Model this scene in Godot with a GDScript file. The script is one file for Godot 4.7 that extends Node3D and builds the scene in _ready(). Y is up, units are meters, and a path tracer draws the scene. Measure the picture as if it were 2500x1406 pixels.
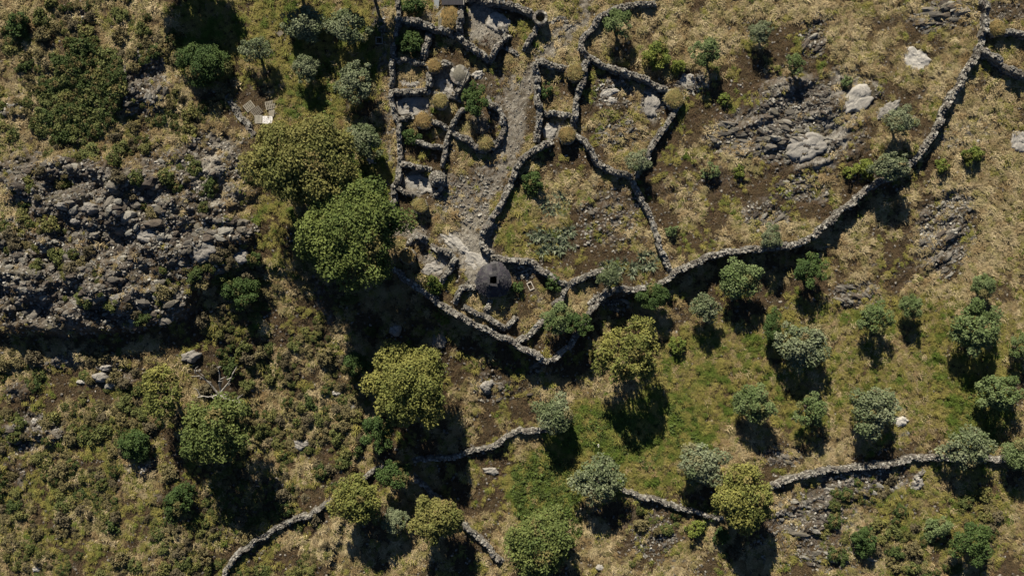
extends Node3D
# A hillside hamlet of dry-stone pens seen from straight above.
# The site plan is drawn in units of 5 cm (x to the east, y to the south); plan() turns it into metres.

const CAM_H := 110.0
const X0 := -78.0
const Z0 := -50.0
const CELL := 0.22
const NX := 710
const NZ := 456

var rng := RandomNumberGenerator.new()
var H := PackedFloat32Array()      # ground height on the fine grid
var ZA := PackedFloat32Array()     # zones a: rock, strata, path, straw
var ZB := PackedFloat32Array()     # zones b: green, soil, scrub, lift
var CLEAR := PackedByteArray()     # where walls, huts and boulders leave no room for grass
var taken := {}
var n_macro := FastNoiseLite.new()
var n_meso := FastNoiseLite.new()
var n_fine := FastNoiseLite.new()
var n_cell := FastNoiseLite.new()
var M := {}
var stones := []                   # small wall stones, 32 triangles
var blocks := []                   # side-course stones, 12 triangles
var rocks := []                    # weathered outcrop blocks
var TW := 1.0

func r(a := 0.0, b := 1.0) -> float:
	return rng.randf_range(a, b)

# ------------------------------------------------------------------ naming
func numbered(called: String) -> String:
	if not taken.has(called):
		taken[called] = 0
		return called
	taken[called] += 1
	return "%s_%03d" % [called, taken[called]]

func tag(o: Node, label: String, category := "", group := "", kind := "") -> Node:
	if label: o.set_meta("label", label)
	if category: o.set_meta("category", category)
	if group: o.set_meta("group", group)
	if kind: o.set_meta("kind", kind)
	return o

func thing(called: String, label: String, category: String, at: Vector3, group := "", kind := "") -> Node3D:
	var o := Node3D.new()
	o.name = numbered(called)
	add_child(o)
	o.position = at
	tag(o, label, category, group, kind)
	return o

func part(called: String, mesh: Mesh, mat: Material, parent: Node, xf := Transform3D.IDENTITY) -> MeshInstance3D:
	var o := MeshInstance3D.new()
	o.name = called
	o.mesh = mesh
	if mat: o.material_override = mat
	o.transform = xf
	parent.add_child(o, true)
	return o

func many(called: String, mesh: Mesh, mat: Material, buf: PackedFloat32Array, parent: Node) -> MultiMeshInstance3D:
	var mm := MultiMesh.new()
	mm.transform_format = MultiMesh.TRANSFORM_3D
	mm.use_colors = true
	mm.mesh = mesh
	mm.instance_count = buf.size() / 16
	mm.buffer = buf
	var o := MultiMeshInstance3D.new()
	o.name = called
	o.multimesh = mm
	o.material_override = mat
	parent.add_child(o, true)
	return o

func push(buf: PackedFloat32Array, b: Basis, o: Vector3, c: Color) -> void:
	buf.append_array(PackedFloat32Array([b.x.x, b.y.x, b.z.x, o.x, b.x.y, b.y.y, b.z.y, o.y, b.x.z, b.y.z, b.z.z, o.z, c.r, c.g, c.b, 1.0]))

# ------------------------------------------------------------------ ground lookups
func samp(a: PackedFloat32Array, x: float, z: float, stride := 1, ch := 0) -> float:
	var fx := clampf((x - X0) / CELL, 0.0, NX - 1.001)
	var fz := clampf((z - Z0) / CELL, 0.0, NZ - 1.001)
	var i := int(fx)
	var j := int(fz)
	fx -= i
	fz -= j
	var k := (j * NX + i) * stride + ch
	var k2 := k + NX * stride
	return lerpf(lerpf(a[k], a[k + stride], fx), lerpf(a[k2], a[k2 + stride], fx), fz)

func gh(x: float, z: float) -> float:
	return samp(H, x, z)

func plan(px: float, py: float, h := 0.0) -> Vector2:
	# the survey was drawn from the air: things that stand h above the datum are brought back to their true place
	var raw := Vector2((px - 1250.0) * 0.05, (py - 703.0) * 0.05)
	var v := raw
	if H.size() == 0: return raw
	for k in 2:
		v = raw * (1.0 - (gh(v.x, v.y) + h) / CAM_H)
	return v

func on_ground(px: float, py: float, h := 0.0) -> Vector3:
	var v := plan(px, py, h)
	return Vector3(v.x, gh(v.x, v.y), v.y)

func clear_disc(x: float, z: float, rx: float, rz: float, turn := 0.0) -> void:
	if CLEAR.size() == 0: CLEAR.resize(NX * NZ)
	var reach := maxf(rx, rz)
	var cs := cos(turn)
	var sn := sin(turn)
	for j in range(maxi(0, int((z - reach - Z0) / CELL)), mini(NZ, int((z + reach - Z0) / CELL) + 2)):
		for i in range(maxi(0, int((x - reach - X0) / CELL)), mini(NX, int((x + reach - X0) / CELL) + 2)):
			var dx := X0 + i * CELL - x
			var dz := Z0 + j * CELL - z
			if Vector2((dx * cs + dz * sn) / rx, (-dx * sn + dz * cs) / rz).length() < 1.0: CLEAR[j * NX + i] = 1

# ------------------------------------------------------------------ mesh helpers
func arrays_mesh(v: PackedVector3Array, n: PackedVector3Array, c: PackedColorArray, idx := PackedInt32Array()) -> ArrayMesh:
	var a := []
	a.resize(Mesh.ARRAY_MAX)
	a[Mesh.ARRAY_VERTEX] = v
	a[Mesh.ARRAY_NORMAL] = n
	a[Mesh.ARRAY_COLOR] = c
	if idx.size(): a[Mesh.ARRAY_INDEX] = idx
	var m := ArrayMesh.new()
	m.add_surface_from_arrays(Mesh.PRIMITIVE_TRIANGLES, a)
	return m

func flat_tri(v: PackedVector3Array, n: PackedVector3Array, c: PackedColorArray, a: Vector3, b: Vector3, d: Vector3, col: Color) -> void:
	# a, b, d run clockwise seen from outside
	var nn := (d - a).cross(b - a)
	if nn.length_squared() < 1e-14: return
	nn = nn.normalized()
	v.append(a); v.append(b); v.append(d)
	n.append(nn); n.append(nn); n.append(nn)
	c.append(col); c.append(col); c.append(col)

func chunk(sides: int, tone: Color, rough := 0.2, flat := 1.0) -> ArrayMesh:
	# an angular stone: three jittered rings and two lids, inside a unit cube
	var rings := []
	var spec := [[-0.5, 0.8], [-0.05, 1.0], [0.42, 0.68]]
	for s in spec:
		var ring := []
		for k in sides:
			var a: float = TAU * (k + r(-0.28, 0.28)) / sides
			var rad: float = 0.5 * s[1] * (1.0 + r(-rough, rough))
			ring.append(Vector3(cos(a) * rad, (s[0] + r(-0.1, 0.1)) * flat, sin(a) * rad))
		rings.append(ring)
	var v := PackedVector3Array()
	var n := PackedVector3Array()
	var c := PackedColorArray()
	for q in 2:
		for k in sides:
			var k2 := (k + 1) % sides
			var a: Vector3 = rings[q][k]
			var b: Vector3 = rings[q][k2]
			var a2: Vector3 = rings[q + 1][k]
			var b2: Vector3 = rings[q + 1][k2]
			flat_tri(v, n, c, a, b2, a2, tone)
			flat_tri(v, n, c, a, b, b2, tone)
	var top := Vector3(r(-0.1, 0.1), 0.5 * flat + r(-0.05, 0.05), r(-0.1, 0.1))
	for k in sides:
		var k2 := (k + 1) % sides
		flat_tri(v, n, c, rings[2][k], rings[2][k2], top, tone)
	for k in range(1, sides - 1):
		flat_tri(v, n, c, rings[0][0], rings[0][k + 1], rings[0][k], tone)
	return arrays_mesh(v, n, c)

func jbox(tone: Color, j := 0.13) -> ArrayMesh:
	var p := []
	for k in 8:
		p.append(Vector3((k & 1) - 0.5 + r(-j, j), ((k >> 1) & 1) - 0.5 + r(-j, j), ((k >> 2) & 1) - 0.5 + r(-j, j)))
	var v := PackedVector3Array()
	var n := PackedVector3Array()
	var c := PackedColorArray()
	for f in [[0, 1, 3, 2], [5, 4, 6, 7], [4, 0, 2, 6], [1, 5, 7, 3], [2, 3, 7, 6], [4, 5, 1, 0]]:
		flat_tri(v, n, c, p[f[0]], p[f[3]], p[f[2]], tone)
		flat_tri(v, n, c, p[f[0]], p[f[2]], p[f[1]], tone)
	for k in range(0, v.size(), 3):      # make every face point outwards
		var mid := (v[k] + v[k + 1] + v[k + 2]) / 3.0
		if n[k].dot(mid) < 0.0:
			var t := v[k + 1]
			v[k + 1] = v[k + 2]
			v[k + 2] = t
			for q in 3: n[k + q] = -n[k + q]
	return arrays_mesh(v, n, c)

func box_mesh(s: Vector3, tone := Color(1, 1, 1)) -> ArrayMesh:
	var m := jbox(tone, 0.0)
	var st := SurfaceTool.new()
	st.begin(Mesh.PRIMITIVE_TRIANGLES)
	st.append_from(m, 0, Transform3D(Basis.from_scale(s), Vector3.ZERO))
	return st.commit()

func tube(v: PackedVector3Array, n: PackedVector3Array, c: PackedColorArray, a: Vector3, b: Vector3, ra: float, rb: float, sides: int, col: Color) -> void:
	var d := (b - a).normalized()
	var u := d.cross(Vector3(0.31, 0.17, 0.93)).normalized()
	var w := d.cross(u)
	for k in sides:
		var a0 := TAU * k / sides
		var a1 := TAU * (k + 1) / sides
		var o0 := u * cos(a0) + w * sin(a0)
		var o1 := u * cos(a1) + w * sin(a1)
		var q := [a + o0 * ra, b + o0 * rb, b + o1 * rb, a + o1 * ra]
		for t in [[0, 1, 2, o0, o0, o1], [0, 2, 3, o0, o1, o1]]:
			for m in 3:
				v.append(q[t[m]]); n.append(t[3 + m]); c.append(col)

func noise_tex(freq: float, lo: float, hi: float, size: int, normal := false, kind := FastNoiseLite.TYPE_SIMPLEX, seed_ := 3) -> ImageTexture:
	var f := FastNoiseLite.new()
	f.seed = seed_
	f.noise_type = kind
	f.frequency = freq
	f.fractal_octaves = 5
	f.fractal_gain = 0.62
	var im := f.get_seamless_image(size, size)
	if normal:
		im.convert(Image.FORMAT_RGBA8)
		im.bump_map_to_normal_map(hi)
		return ImageTexture.create_from_image(im)
	im.convert(Image.FORMAT_RGB8)
	var d := im.get_data()
	for k in d.size():
		d[k] = int(255.0 * lerpf(lo, hi, d[k] / 255.0))
	return ImageTexture.create_from_image(Image.create_from_data(size, size, false, Image.FORMAT_RGB8, d))

func mat(rough := 0.95, tex: Texture2D = null, scale := 0.3, nrm: Texture2D = null, nscale := 1.0) -> StandardMaterial3D:
	var m := StandardMaterial3D.new()
	m.vertex_color_use_as_albedo = true
	m.roughness = rough
	m.metallic_specular = 0.3
	if tex or nrm:
		m.uv1_triplanar = true
		m.uv1_world_triplanar = true
		m.uv1_scale = Vector3.ONE * scale
	if tex: m.albedo_texture = tex
	if nrm:
		m.normal_enabled = true
		m.normal_texture = nrm
		m.normal_scale = nscale
	return m

func leaf_mat(rough := 0.75, back := 0.12) -> StandardMaterial3D:
	var m := StandardMaterial3D.new()
	m.vertex_color_use_as_albedo = true
	m.roughness = rough
	m.metallic_specular = 0.25
	m.cull_mode = BaseMaterial3D.CULL_DISABLED
	if back > 0.0:
		m.backlight_enabled = true
		m.backlight = Color(back, back, back * 0.4)
	return m

# ------------------------------------------------------------------ ground
const SCARP := [[-1400, 800, 2.0], [0, 806, 2.0], [180, 812, 2.2], [330, 802, 2.0], [430, 770, 1.8], [500, 690, 1.2], [600, 640, 0.9], [700, 650, 0.8], [790, 690, 0.9], [890, 655, 1.2], [958, 657, 1.5],
	[1055, 732, 1.6], [1166, 795, 1.8], [1255, 838, 1.8], [1333, 884, 1.6], [1391, 848, 1.5], [1434, 778, 1.4], [1480, 722, 1.4], [1557, 709, 1.6], [1642, 673, 1.7], [1763, 617, 1.7], [1908, 603, 1.6], [1985, 586, 1.4],
	[2084, 495, 1.0], [2202, 425, 0.9], [2301, 300, 0.5], [2396, 118, 0.2], [2415, -900, 0.1]]
# blobs: channel, x, y, radius x, radius y, turn in degrees, strength
const BLOBS := [
	["rock", 150, 460, 150, 85, 0, 1.0], ["rock", 300, 510, 170, 110, 0, 1.0], ["rock", 130, 710, 170, 110, 0, 1.0], ["rock", 330, 720, 150, 90, 0, 0.9], ["rock", 520, 420, 105, 100, 30, 0.9], ["rock", 355, 205, 65, 85, 20, 0.9],
	["rock", 540, 560, 95, 40, 0, 0.8], ["rock", 70, 1060, 80, 55, 0, 0.95], ["rock", 20, 620, 60, 80, 0, 0.7], ["rock", 190, 40, 45, 18, 0, 0.8], ["rock", 20, 270, 70, 30, 0, 0.6], ["rock", 480, 640, 70, 60, 0, 0.6],
	["rock", 120, 880, 60, 24, 0, 0.85], ["rock", 250, 920, 50, 34, 0, 0.85], ["rock", 330, 1150, 50, 26, 0, 0.75], ["rock", 400, 1215, 40, 20, 0, 0.7], ["rock", 10, 1180, 40, 40, 0, 0.7], ["rock", 20, 960, 40, 40, 0, 0.7], ["rock", 640, 1210, 40, 40, 0, 0.6],
	["rock", 250, 620, 260, 90, 0, 0.85], ["rock", 440, 560, 120, 90, 0, 0.85], ["rock", 420, 400, 90, 60, 0, 0.7], ["rock", 60, 430, 90, 70, 0, 0.8], ["rock", 560, 480, 60, 40, 0, 0.7],
	["strata", 1760, 440, 80, 40, 0, 0.5], ["strata", 1900, 200, 60, 40, 0, 0.6], ["strata", 2050, 340, 70, 60, 0, 0.7], ["strata", 2180, 660, 60, 40, 0, 0.4], ["strata", 1960, 300, 130, 120, -20, 1.0], ["strata", 1820, 330, 100, 60, -10, 0.9], ["strata", 1500, 225, 70, 40, -20, 0.7], ["strata", 1520, 325, 70, 45, 10, 0.8], ["strata", 2090, 210, 70, 50, 0, 0.9],
	["strata", 2320, 560, 75, 120, 20, 0.95], ["strata", 2090, 720, 70, 35, -20, 0.8], ["strata", 1985, 80, 45, 60, 30, 0.7], ["strata", 2310, 40, 80, 55, 0, 0.9], ["strata", 1970, 460, 70, 35, 10, 0.8], ["strata", 1870, 530, 60, 45, 10, 0.7],
	["strata", 1490, 520, 80, 80, 10, 0.6], ["strata", 1690, 205, 45, 30, 0, 0.8], ["strata", 2120, 1185, 110, 50, -15, 0.9], ["strata", 2000, 1260, 110, 60, -10, 0.9], ["strata", 1600, 1310, 70, 60, 0, 0.6], ["strata", 1910, 1115, 55, 25, 0, 0.8],
	["strata", 2360, 330, 90, 35, -30, 0.6], ["strata", 1660, 470, 40, 30, 0, 0.5], ["strata", 1430, 590, 60, 30, 0, 0.5], ["strata", 2060, 1350, 120, 50, 0, 0.6], ["strata", 2200, 40, 60, 30, 0, 0.5], ["strata", 1500, 740, 40, 15, -30, 0.7],
	["strata", 2440, 20, 70, 50, 0, 0.7], ["strata", 1700, 640, 50, 20, -30, 0.4], ["strata", 1200, 950, 60, 40, 0, 0.5], ["strata", 1070, 830, 30, 25, 0, 0.5], ["strata", 1740, 330, 40, 30, 0, 0.6], ["strata", 2230, 690, 40, 40, 0, 0.4],
	["pave", 1185, 60, 55, 42, 30, 1.0], ["pave", 1005, 258, 48, 24, 0, 0.9], ["pave", 1085, 205, 28, 26, 0, 0.8], ["pave", 1020, 445, 45, 28, 20, 1.0], ["pave", 1150, 610, 75, 32, 25, 1.0], ["pave", 1165, 655, 55, 35, 30, 0.9],
	["pave", 1060, 640, 45, 34, 0, 0.8], ["pave", 1350, 315, 26, 30, 0, 0.9], ["pave", 1100, 470, 40, 40, 0, 0.6], ["pave", 1150, 490, 80, 75, 0, 0.6], ["pave", 1035, 195, 25, 25, 0, 0.5], ["pave", 960, 560, 30, 40, 0, 0.7], ["pave", 1270, 655, 40, 25, 0, 0.6],
	["pave", 935, 40, 20, 60, 0, 0.5], ["pave", 1600, 250, 35, 40, 0, 0.8], ["pave", 1130, 520, 60, 50, 0, 0.6], ["pave", 1310, 740, 20, 40, 0, 0.5], ["pave", 520, 430, 60, 70, 30, 0.8], ["pave", 1240, 640, 70, 14, 0, 0.6],
	["pave", 1180, 75, 45, 40, 30, 1.0], ["pave", 990, 200, 26, 16, 0, 0.6], ["pave", 1090, 190, 34, 30, 0, 0.8], ["pave", 1200, 200, 40, 60, 0, 0.4], ["pave", 1258, 240, 42, 105, 8, 0.62], ["pave", 1225, 400, 50, 95, 15, 0.62], ["pave", 1170, 560, 45, 50, 20, 0.8], ["pave", 1180, 300, 26, 24, 0, 0.55], ["pave", 1360, 100, 60, 30, -40, 0.6], ["pave", 1010, 560, 40, 24, 0, 0.8], ["pave", 1330, 180, 20, 30, 0, 0.4], ["pave", 1045, 60, 30, 20, 0, 0.7],
	["straw", 2380, 480, 160, 330, 0, 0.8], ["straw", 2230, 230, 180, 130, 0, 0.6], ["straw", 1680, 60, 260, 60, 0, 0.75], ["straw", 1760, 480, 160, 110, 0, 0.55], ["straw", 2100, 560, 130, 60, 0, 0.7], ["straw", 2100, 1040, 180, 100, 0, 0.6],
	["straw", 860, 1340, 140, 80, 0, 0.7], ["straw", 1360, 400, 80, 70, 0, 0.6], ["straw", 60, 250, 120, 200, 0, 0.7], ["straw", 300, 60, 200, 70, 0, 0.7], ["straw", 130, 1280, 200, 120, 0, 0.35], ["straw", 40, 900, 60, 60, 0, 0.7],
	["straw", 60, 520, 60, 60, 0, 0.6], ["straw", 230, 870, 160, 40, 0, 0.5], ["straw", 400, 1350, 150, 60, 0, 0.3], ["straw", 1370, 70, 90, 60, 0, 0.6], ["straw", 590, 480, 60, 40, 0, 0.5], ["straw", 2050, 850, 160, 120, 0, 0.6], ["straw", 2440, 700, 80, 150, 0, 0.7],
	["straw", 1680, 330, 60, 60, 0, 0.6], ["straw", 1700, 600, 100, 40, -20, 0.6], ["straw", 1480, 60, 80, 60, 0, 0.6], ["straw", 450, 250, 60, 90, 0, 0.6], ["straw", 1900, 20, 150, 50, 0, 0.7], ["straw", 2120, 60, 120, 80, 0, 0.6], ["straw", 2180, 1260, 60, 80, 0, 0.4],
	["straw", 760, 1330, 100, 60, 0, 0.5], ["straw", 750, 950, 60, 120, 0, 0.35], ["straw", 1420, 1330, 60, 80, 0, 0.35], ["straw", 1240, 950, 60, 50, 0, 0.3],
	["green", 1460, 1060, 130, 80, 0, 1.0], ["green", 1620, 1060, 130, 100, 0, 0.9], ["green", 1560, 1160, 140, 60, 0, 0.7], ["green", 1780, 900, 160, 110, 0, 0.6], ["green", 2390, 1010, 100, 90, 0, 0.9], ["green", 2100, 900, 300, 170, 0, 0.48],
	["green", 1250, 540, 50, 80, 10, 0.6], ["green", 660, 40, 170, 110, 0, 0.5], ["green", 770, 220, 110, 180, 0, 0.5], ["green", 890, 450, 60, 110, 0, 0.9], ["green", 1330, 1200, 90, 100, 0, 1.0], ["green", 2300, 860, 160, 140, 0, 0.45], ["green", 880, 120, 70, 120, 0, 0.7],
	["green", 1720, 920, 160, 110, 0, 0.6], ["green", 2450, 860, 60, 80, 0, 0.6], ["green", 1390, 20, 60, 20, 0, 0.5], ["green", 490, 110, 90, 110, 0, 0.7], ["green", 1290, 90, 30, 40, 0, 0.4], ["green", 2200, 1250, 60, 90, 0, 0.4],
	["green", 1080, 690, 30, 30, 0, 0.5], ["green", 2350, 1250, 150, 130, 0, 0.35], ["green", 130, 1200, 260, 200, 0, 0.18], ["green", 500, 1250, 200, 160, 0, 0.14], ["green", 700, 500, 100, 200, 0, 0.3],
	["soil", 1900, 420, 240, 130, 0, 0.75], ["soil", 1700, 300, 160, 160, 0, 0.5], ["soil", 1420, 420, 120, 160, 0, 0.5], ["soil", 2150, 400, 160, 120, 0, 0.4], ["soil", 2000, 120, 120, 90, 0, 0.5], ["soil", 2250, 640, 150, 100, 0, 0.5], ["soil", 1620, 540, 160, 100, 0, 0.5], ["soil", 1350, 450, 70, 80, 0, 0.4], ["soil", 300, 620, 320, 220, 0, 0.6], ["soil", 200, 1150, 330, 250, 0, 0.5], ["soil", 550, 1250, 250, 200, 0, 0.6], ["soil", 2150, 1250, 200, 120, 0, 0.5], ["soil", 1180, 1180, 120, 80, 0, 0.9], ["soil", 740, 820, 60, 140, 0, 0.7], ["soil", 650, 590, 70, 80, 0, 0.8], ["soil", 1460, 560, 130, 120, 0, 0.7], ["soil", 700, 1160, 120, 90, 0, 0.7], ["soil", 1840, 230, 90, 90, 0, 0.6], ["soil", 1500, 250, 110, 100, 0, 0.5],
	["soil", 1160, 420, 90, 100, 0, 0.5], ["soil", 980, 1050, 120, 80, 0, 0.6], ["soil", 600, 850, 160, 90, 0, 0.6], ["soil", 1850, 740, 160, 60, 0, 0.5], ["soil", 2030, 660, 120, 60, 0, 0.5], ["soil", 1450, 820, 100, 100, 0, 0.6], ["soil", 1200, 860, 140, 60, 0, 0.7],
	["soil", 1100, 120, 40, 50, 0, 0.5], ["soil", 1900, 1300, 130, 60, 0, 0.5], ["soil", 1540, 1330, 90, 90, 0, 0.6], ["soil", 660, 200, 120, 60, 0, 0.6], ["soil", 2010, 250, 130, 80, 0, 0.4], ["soil", 1600, 440, 120, 100, 0, 0.3],
	["scrub", 100, 120, 230, 220, 0, 0.8], ["scrub", 400, 250, 150, 170, 0, 0.7], ["scrub", 60, 560, 120, 130, 0, 0.5], ["scrub", 200, 1200, 330, 270, 0, 1.2], ["scrub", 550, 1250, 220, 220, 0, 1.1], ["scrub", 500, 800, 200, 150, 0, 0.8], ["scrub", 720, 1000, 140, 200, 0, 0.6],
	["scrub", 300, 920, 320, 90, 0, 0.7], ["scrub", 2230, 1290, 200, 120, 0, 0.6], ["scrub", 780, 700, 80, 90, 0, 0.6], ["scrub", 300, 560, 320, 220, 0, 0.5], ["scrub", 950, 830, 60, 60, 0, 0.4], ["scrub", 1650, 1330, 150, 80, 0, 0.3], ["scrub", 450, 1000, 200, 120, 0, 0.7],
	["lift", 290, 560, 330, 190, 0, 1.6], ["lift", 150, 730, 260, 80, 0, 1.2], ["lift", 350, 520, 90, 80, 0, 1.3], ["lift", 130, 450, 160, 70, 0, 0.5], ["lift", 530, 410, 120, 100, 0, 0.9], ["lift", 560, 555, 90, 30, 0, 0.7], ["lift", 1965, 320, 160, 110, 0, 0.5], ["lift", 350, 210, 70, 90, 0, 0.6],
]
const PATHS := [[28, 0.75, [1440, -60, 1420, 50, 1370, 95, 1300, 160, 1278, 230, 1262, 320, 1240, 400, 1205, 480, 1185, 560, 1150, 620]], [26, 0.55, [925, -40, 935, 150, 942, 300, 940, 430, 948, 520, 985, 572, 1110, 600]],
	[14, 0.5, [1420, 40, 1360, 85, 1306, 133]], [12, 0.5, [812, 240, 800, 120, 806, 10]], [20, 0.45, [810, 800, 790, 740, 770, 660, 720, 640]]]

func paint(im: Image, ch: int, cx: float, cy: float, rx: float, ry: float, turn: float, amount: float, add := false) -> void:
	var cs := cos(deg_to_rad(turn))
	var sn := sin(deg_to_rad(turn))
	var w := im.get_width()
	var hh := im.get_height()
	var sx := (NX * CELL) / w
	var sz := (NZ * CELL) / hh
	var x := (cx - 1250.0) * 0.05
	var z := (cy - 703.0) * 0.05
	var ax := rx * 0.05
	var az := ry * 0.05
	var reach := maxf(ax, az) * 1.5 + 1.5
	for j in range(maxi(0, int((z - reach - Z0) / sz)), mini(hh, int((z + reach - Z0) / sz) + 1)):
		for i in range(maxi(0, int((x - reach - X0) / sx)), mini(w, int((x + reach - X0) / sx) + 1)):
			var wx := X0 + (i + 0.5) * sx
			var wz := Z0 + (j + 0.5) * sz
			wx += 1.6 * n_macro.get_noise_2d(wx * 3.0, wz * 3.0) + 0.9 * n_meso.get_noise_2d(wx, wz)
			wz += 1.6 * n_macro.get_noise_2d(wx * 3.0 + 500.0, wz * 3.0) + 0.9 * n_meso.get_noise_2d(wx + 300.0, wz)
			var dx := wx - x
			var dz := wz - z
			var d := Vector2((dx * cs + dz * sn) / ax, (-dx * sn + dz * cs) / az).length()
			var f := amount * smoothstep(1.25, 0.75, d)
			if f <= 0.0: continue
			var c := im.get_pixel(i, j)
			c[ch] = c[ch] + f if add else maxf(c[ch], f)
			im.set_pixel(i, j, c)

func survey() -> void:
	for nn in [[n_macro, 0.03, 4], [n_meso, 0.35, 4], [n_fine, 1.3, 3]]:
		nn[0].noise_type = FastNoiseLite.TYPE_SIMPLEX_SMOOTH
		nn[0].frequency = nn[1]
		nn[0].fractal_octaves = nn[2]
		nn[0].seed = 11 + nn[2]
	n_cell.noise_type = FastNoiseLite.TYPE_CELLULAR
	n_cell.cellular_return_type = FastNoiseLite.RETURN_DISTANCE2_SUB
	n_cell.frequency = 0.6
	n_cell.fractal_octaves = 2
	n_cell.domain_warp_enabled = true
	n_cell.domain_warp_amplitude = 1.2
	n_cell.domain_warp_frequency = 0.4
	var w := 290
	var hh := 186
	var a := Image.create(w, hh, false, Image.FORMAT_RGBAF)
	var b := Image.create(w, hh, false, Image.FORMAT_RGBAF)
	var s := Image.create(w, hh, false, Image.FORMAT_RGBAF)
	a.fill(Color(0, 0, 0, 0))
	b.fill(Color(0, 0, 0, 0))
	var where := {"rock": [a, 0], "strata": [a, 1], "pave": [a, 2], "straw": [a, 3], "green": [b, 0], "soil": [b, 1], "scrub": [b, 2], "lift": [b, 3]}
	for q in BLOBS:
		paint(where[q[0]][0], where[q[0]][1], q[1], q[2], q[3], q[4], q[5], q[6], q[0] == "lift")
	for q in PATHS:
		var pl: Array = q[2]
		for k in range(0, pl.size() - 2, 2):
			var p0 := Vector2(pl[k], pl[k + 1])
			var p1 := Vector2(pl[k + 2], pl[k + 3])
			var steps := int(p0.distance_to(p1) / 12.0) + 1
			for t in steps:
				var p := p0.lerp(p1, float(t) / steps)
				paint(a, 2, p.x, p.y, q[0] * 0.62, q[0] * 0.62, 0, q[1])
	# the scarp: which side of it a point lies on, how far from it, and how deep the drop is there
	var line := PackedVector2Array()
	var poly := PackedVector2Array()
	for q in SCARP: line.append(Vector2((q[0] - 1250.0) * 0.05, (q[1] - 703.0) * 0.05))
	poly.append_array(line)
	poly.append(Vector2(60, -400)); poly.append(Vector2(-400, -400)); poly.append(Vector2(-400, line[0].y))
	for j in hh:
		for i in w:
			var p := Vector2(X0 + (i + 0.5) * NX * CELL / w, Z0 + (j + 0.5) * NZ * CELL / hh)
			var best := 1e9
			var drop := 0.0
			for k in line.size() - 1:
				var c := Geometry2D.get_closest_point_to_segment(p, line[k], line[k + 1])
				var d := p.distance_to(c)
				if d < best:
					best = d
					var seg := line[k].distance_to(line[k + 1])
					drop = lerpf(SCARP[k][2], SCARP[k + 1][2], c.distance_to(line[k]) / maxf(seg, 0.01))
			if not Geometry2D.is_point_in_polygon(p, poly): best = -best
			s.set_pixel(i, j, Color(best, drop, 0, 0))
	for im in [a, b, s]: im.resize(NX, NZ, Image.INTERPOLATE_BILINEAR)
	ZA = a.get_data().to_float32_array()
	ZB = b.get_data().to_float32_array()
	var SD := s.get_data().to_float32_array()
	H.resize(NX * NZ)
	for j in NZ:
		for i in NX:
			var x := X0 + i * CELL
			var z := Z0 + j * CELL
			var k := j * NX + i
			var rock := ZA[k * 4]
			var strata := ZA[k * 4 + 1]
			var pave := ZA[k * 4 + 2]
			var sd := SD[k * 4]
			var y := 0.35 * n_macro.get_noise_2d(x, z) + 0.16 * n_meso.get_noise_2d(x, z) + 0.05 * n_fine.get_noise_2d(x, z)
			y -= SD[k * 4 + 1] * (smoothstep(0.1, -0.9, sd) * 0.8 + smoothstep(0.0, -6.0, sd) * 0.2)
			y -= 0.23 * clampf(-sd, 0.0, 15.0) * smoothstep(-44.0, -30.0, x) * (1.0 - smoothstep(-2.0, 16.0, x))
			y += ZB[k * 4 + 3] * (0.75 + 0.5 * n_meso.get_noise_2d(x * 0.5, z * 0.5 + 90.0)) * smoothstep(-0.6, 0.6, sd)
			if rock > 0.02:
				# broken ledges: benches with steep risers, split by joints
				var lt := n_meso.get_noise_2d(x * 0.42 + 15.0, z * 0.62) * 5.0 + n_fine.get_noise_2d(x * 0.7, z * 0.7) * 0.8
				var bench := floorf(lt) + smoothstep(0.55, 0.95, lt - floorf(lt))
				y += rock * (0.34 * bench + 0.3 * (1.0 - n_cell.get_noise_2d(x, z)) * 0.5 + 0.3 * n_fine.get_noise_2d(x * 1.3, z * 1.3) + 0.16 * n_fine.get_noise_2d(x * 2.6, z * 2.6))
			if strata > 0.02:
				var u := x * 0.93 - z * 0.36
				var v := x * 0.36 + z * 0.93
				var lt := n_meso.get_noise_2d(u * 0.35 + 40.0, v * 1.25) * 4.0 + n_fine.get_noise_2d(u * 0.5, v) * 0.7
				var bench := floorf(lt) + smoothstep(0.1, 0.85, lt - floorf(lt))
				y += strata * (0.2 * bench + 0.2 * n_fine.get_noise_2d(u * 0.7, v * 2.0) + 0.12 * n_fine.get_noise_2d(x * 2.4, z * 2.4))
			if pave > 0.02:
				y += pave * (0.07 * (1.0 - n_cell.get_noise_2d(x * 0.8, z * 0.8)) - 0.03 + 0.05 * n_fine.get_noise_2d(x, z))
			H[k] = y

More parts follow.
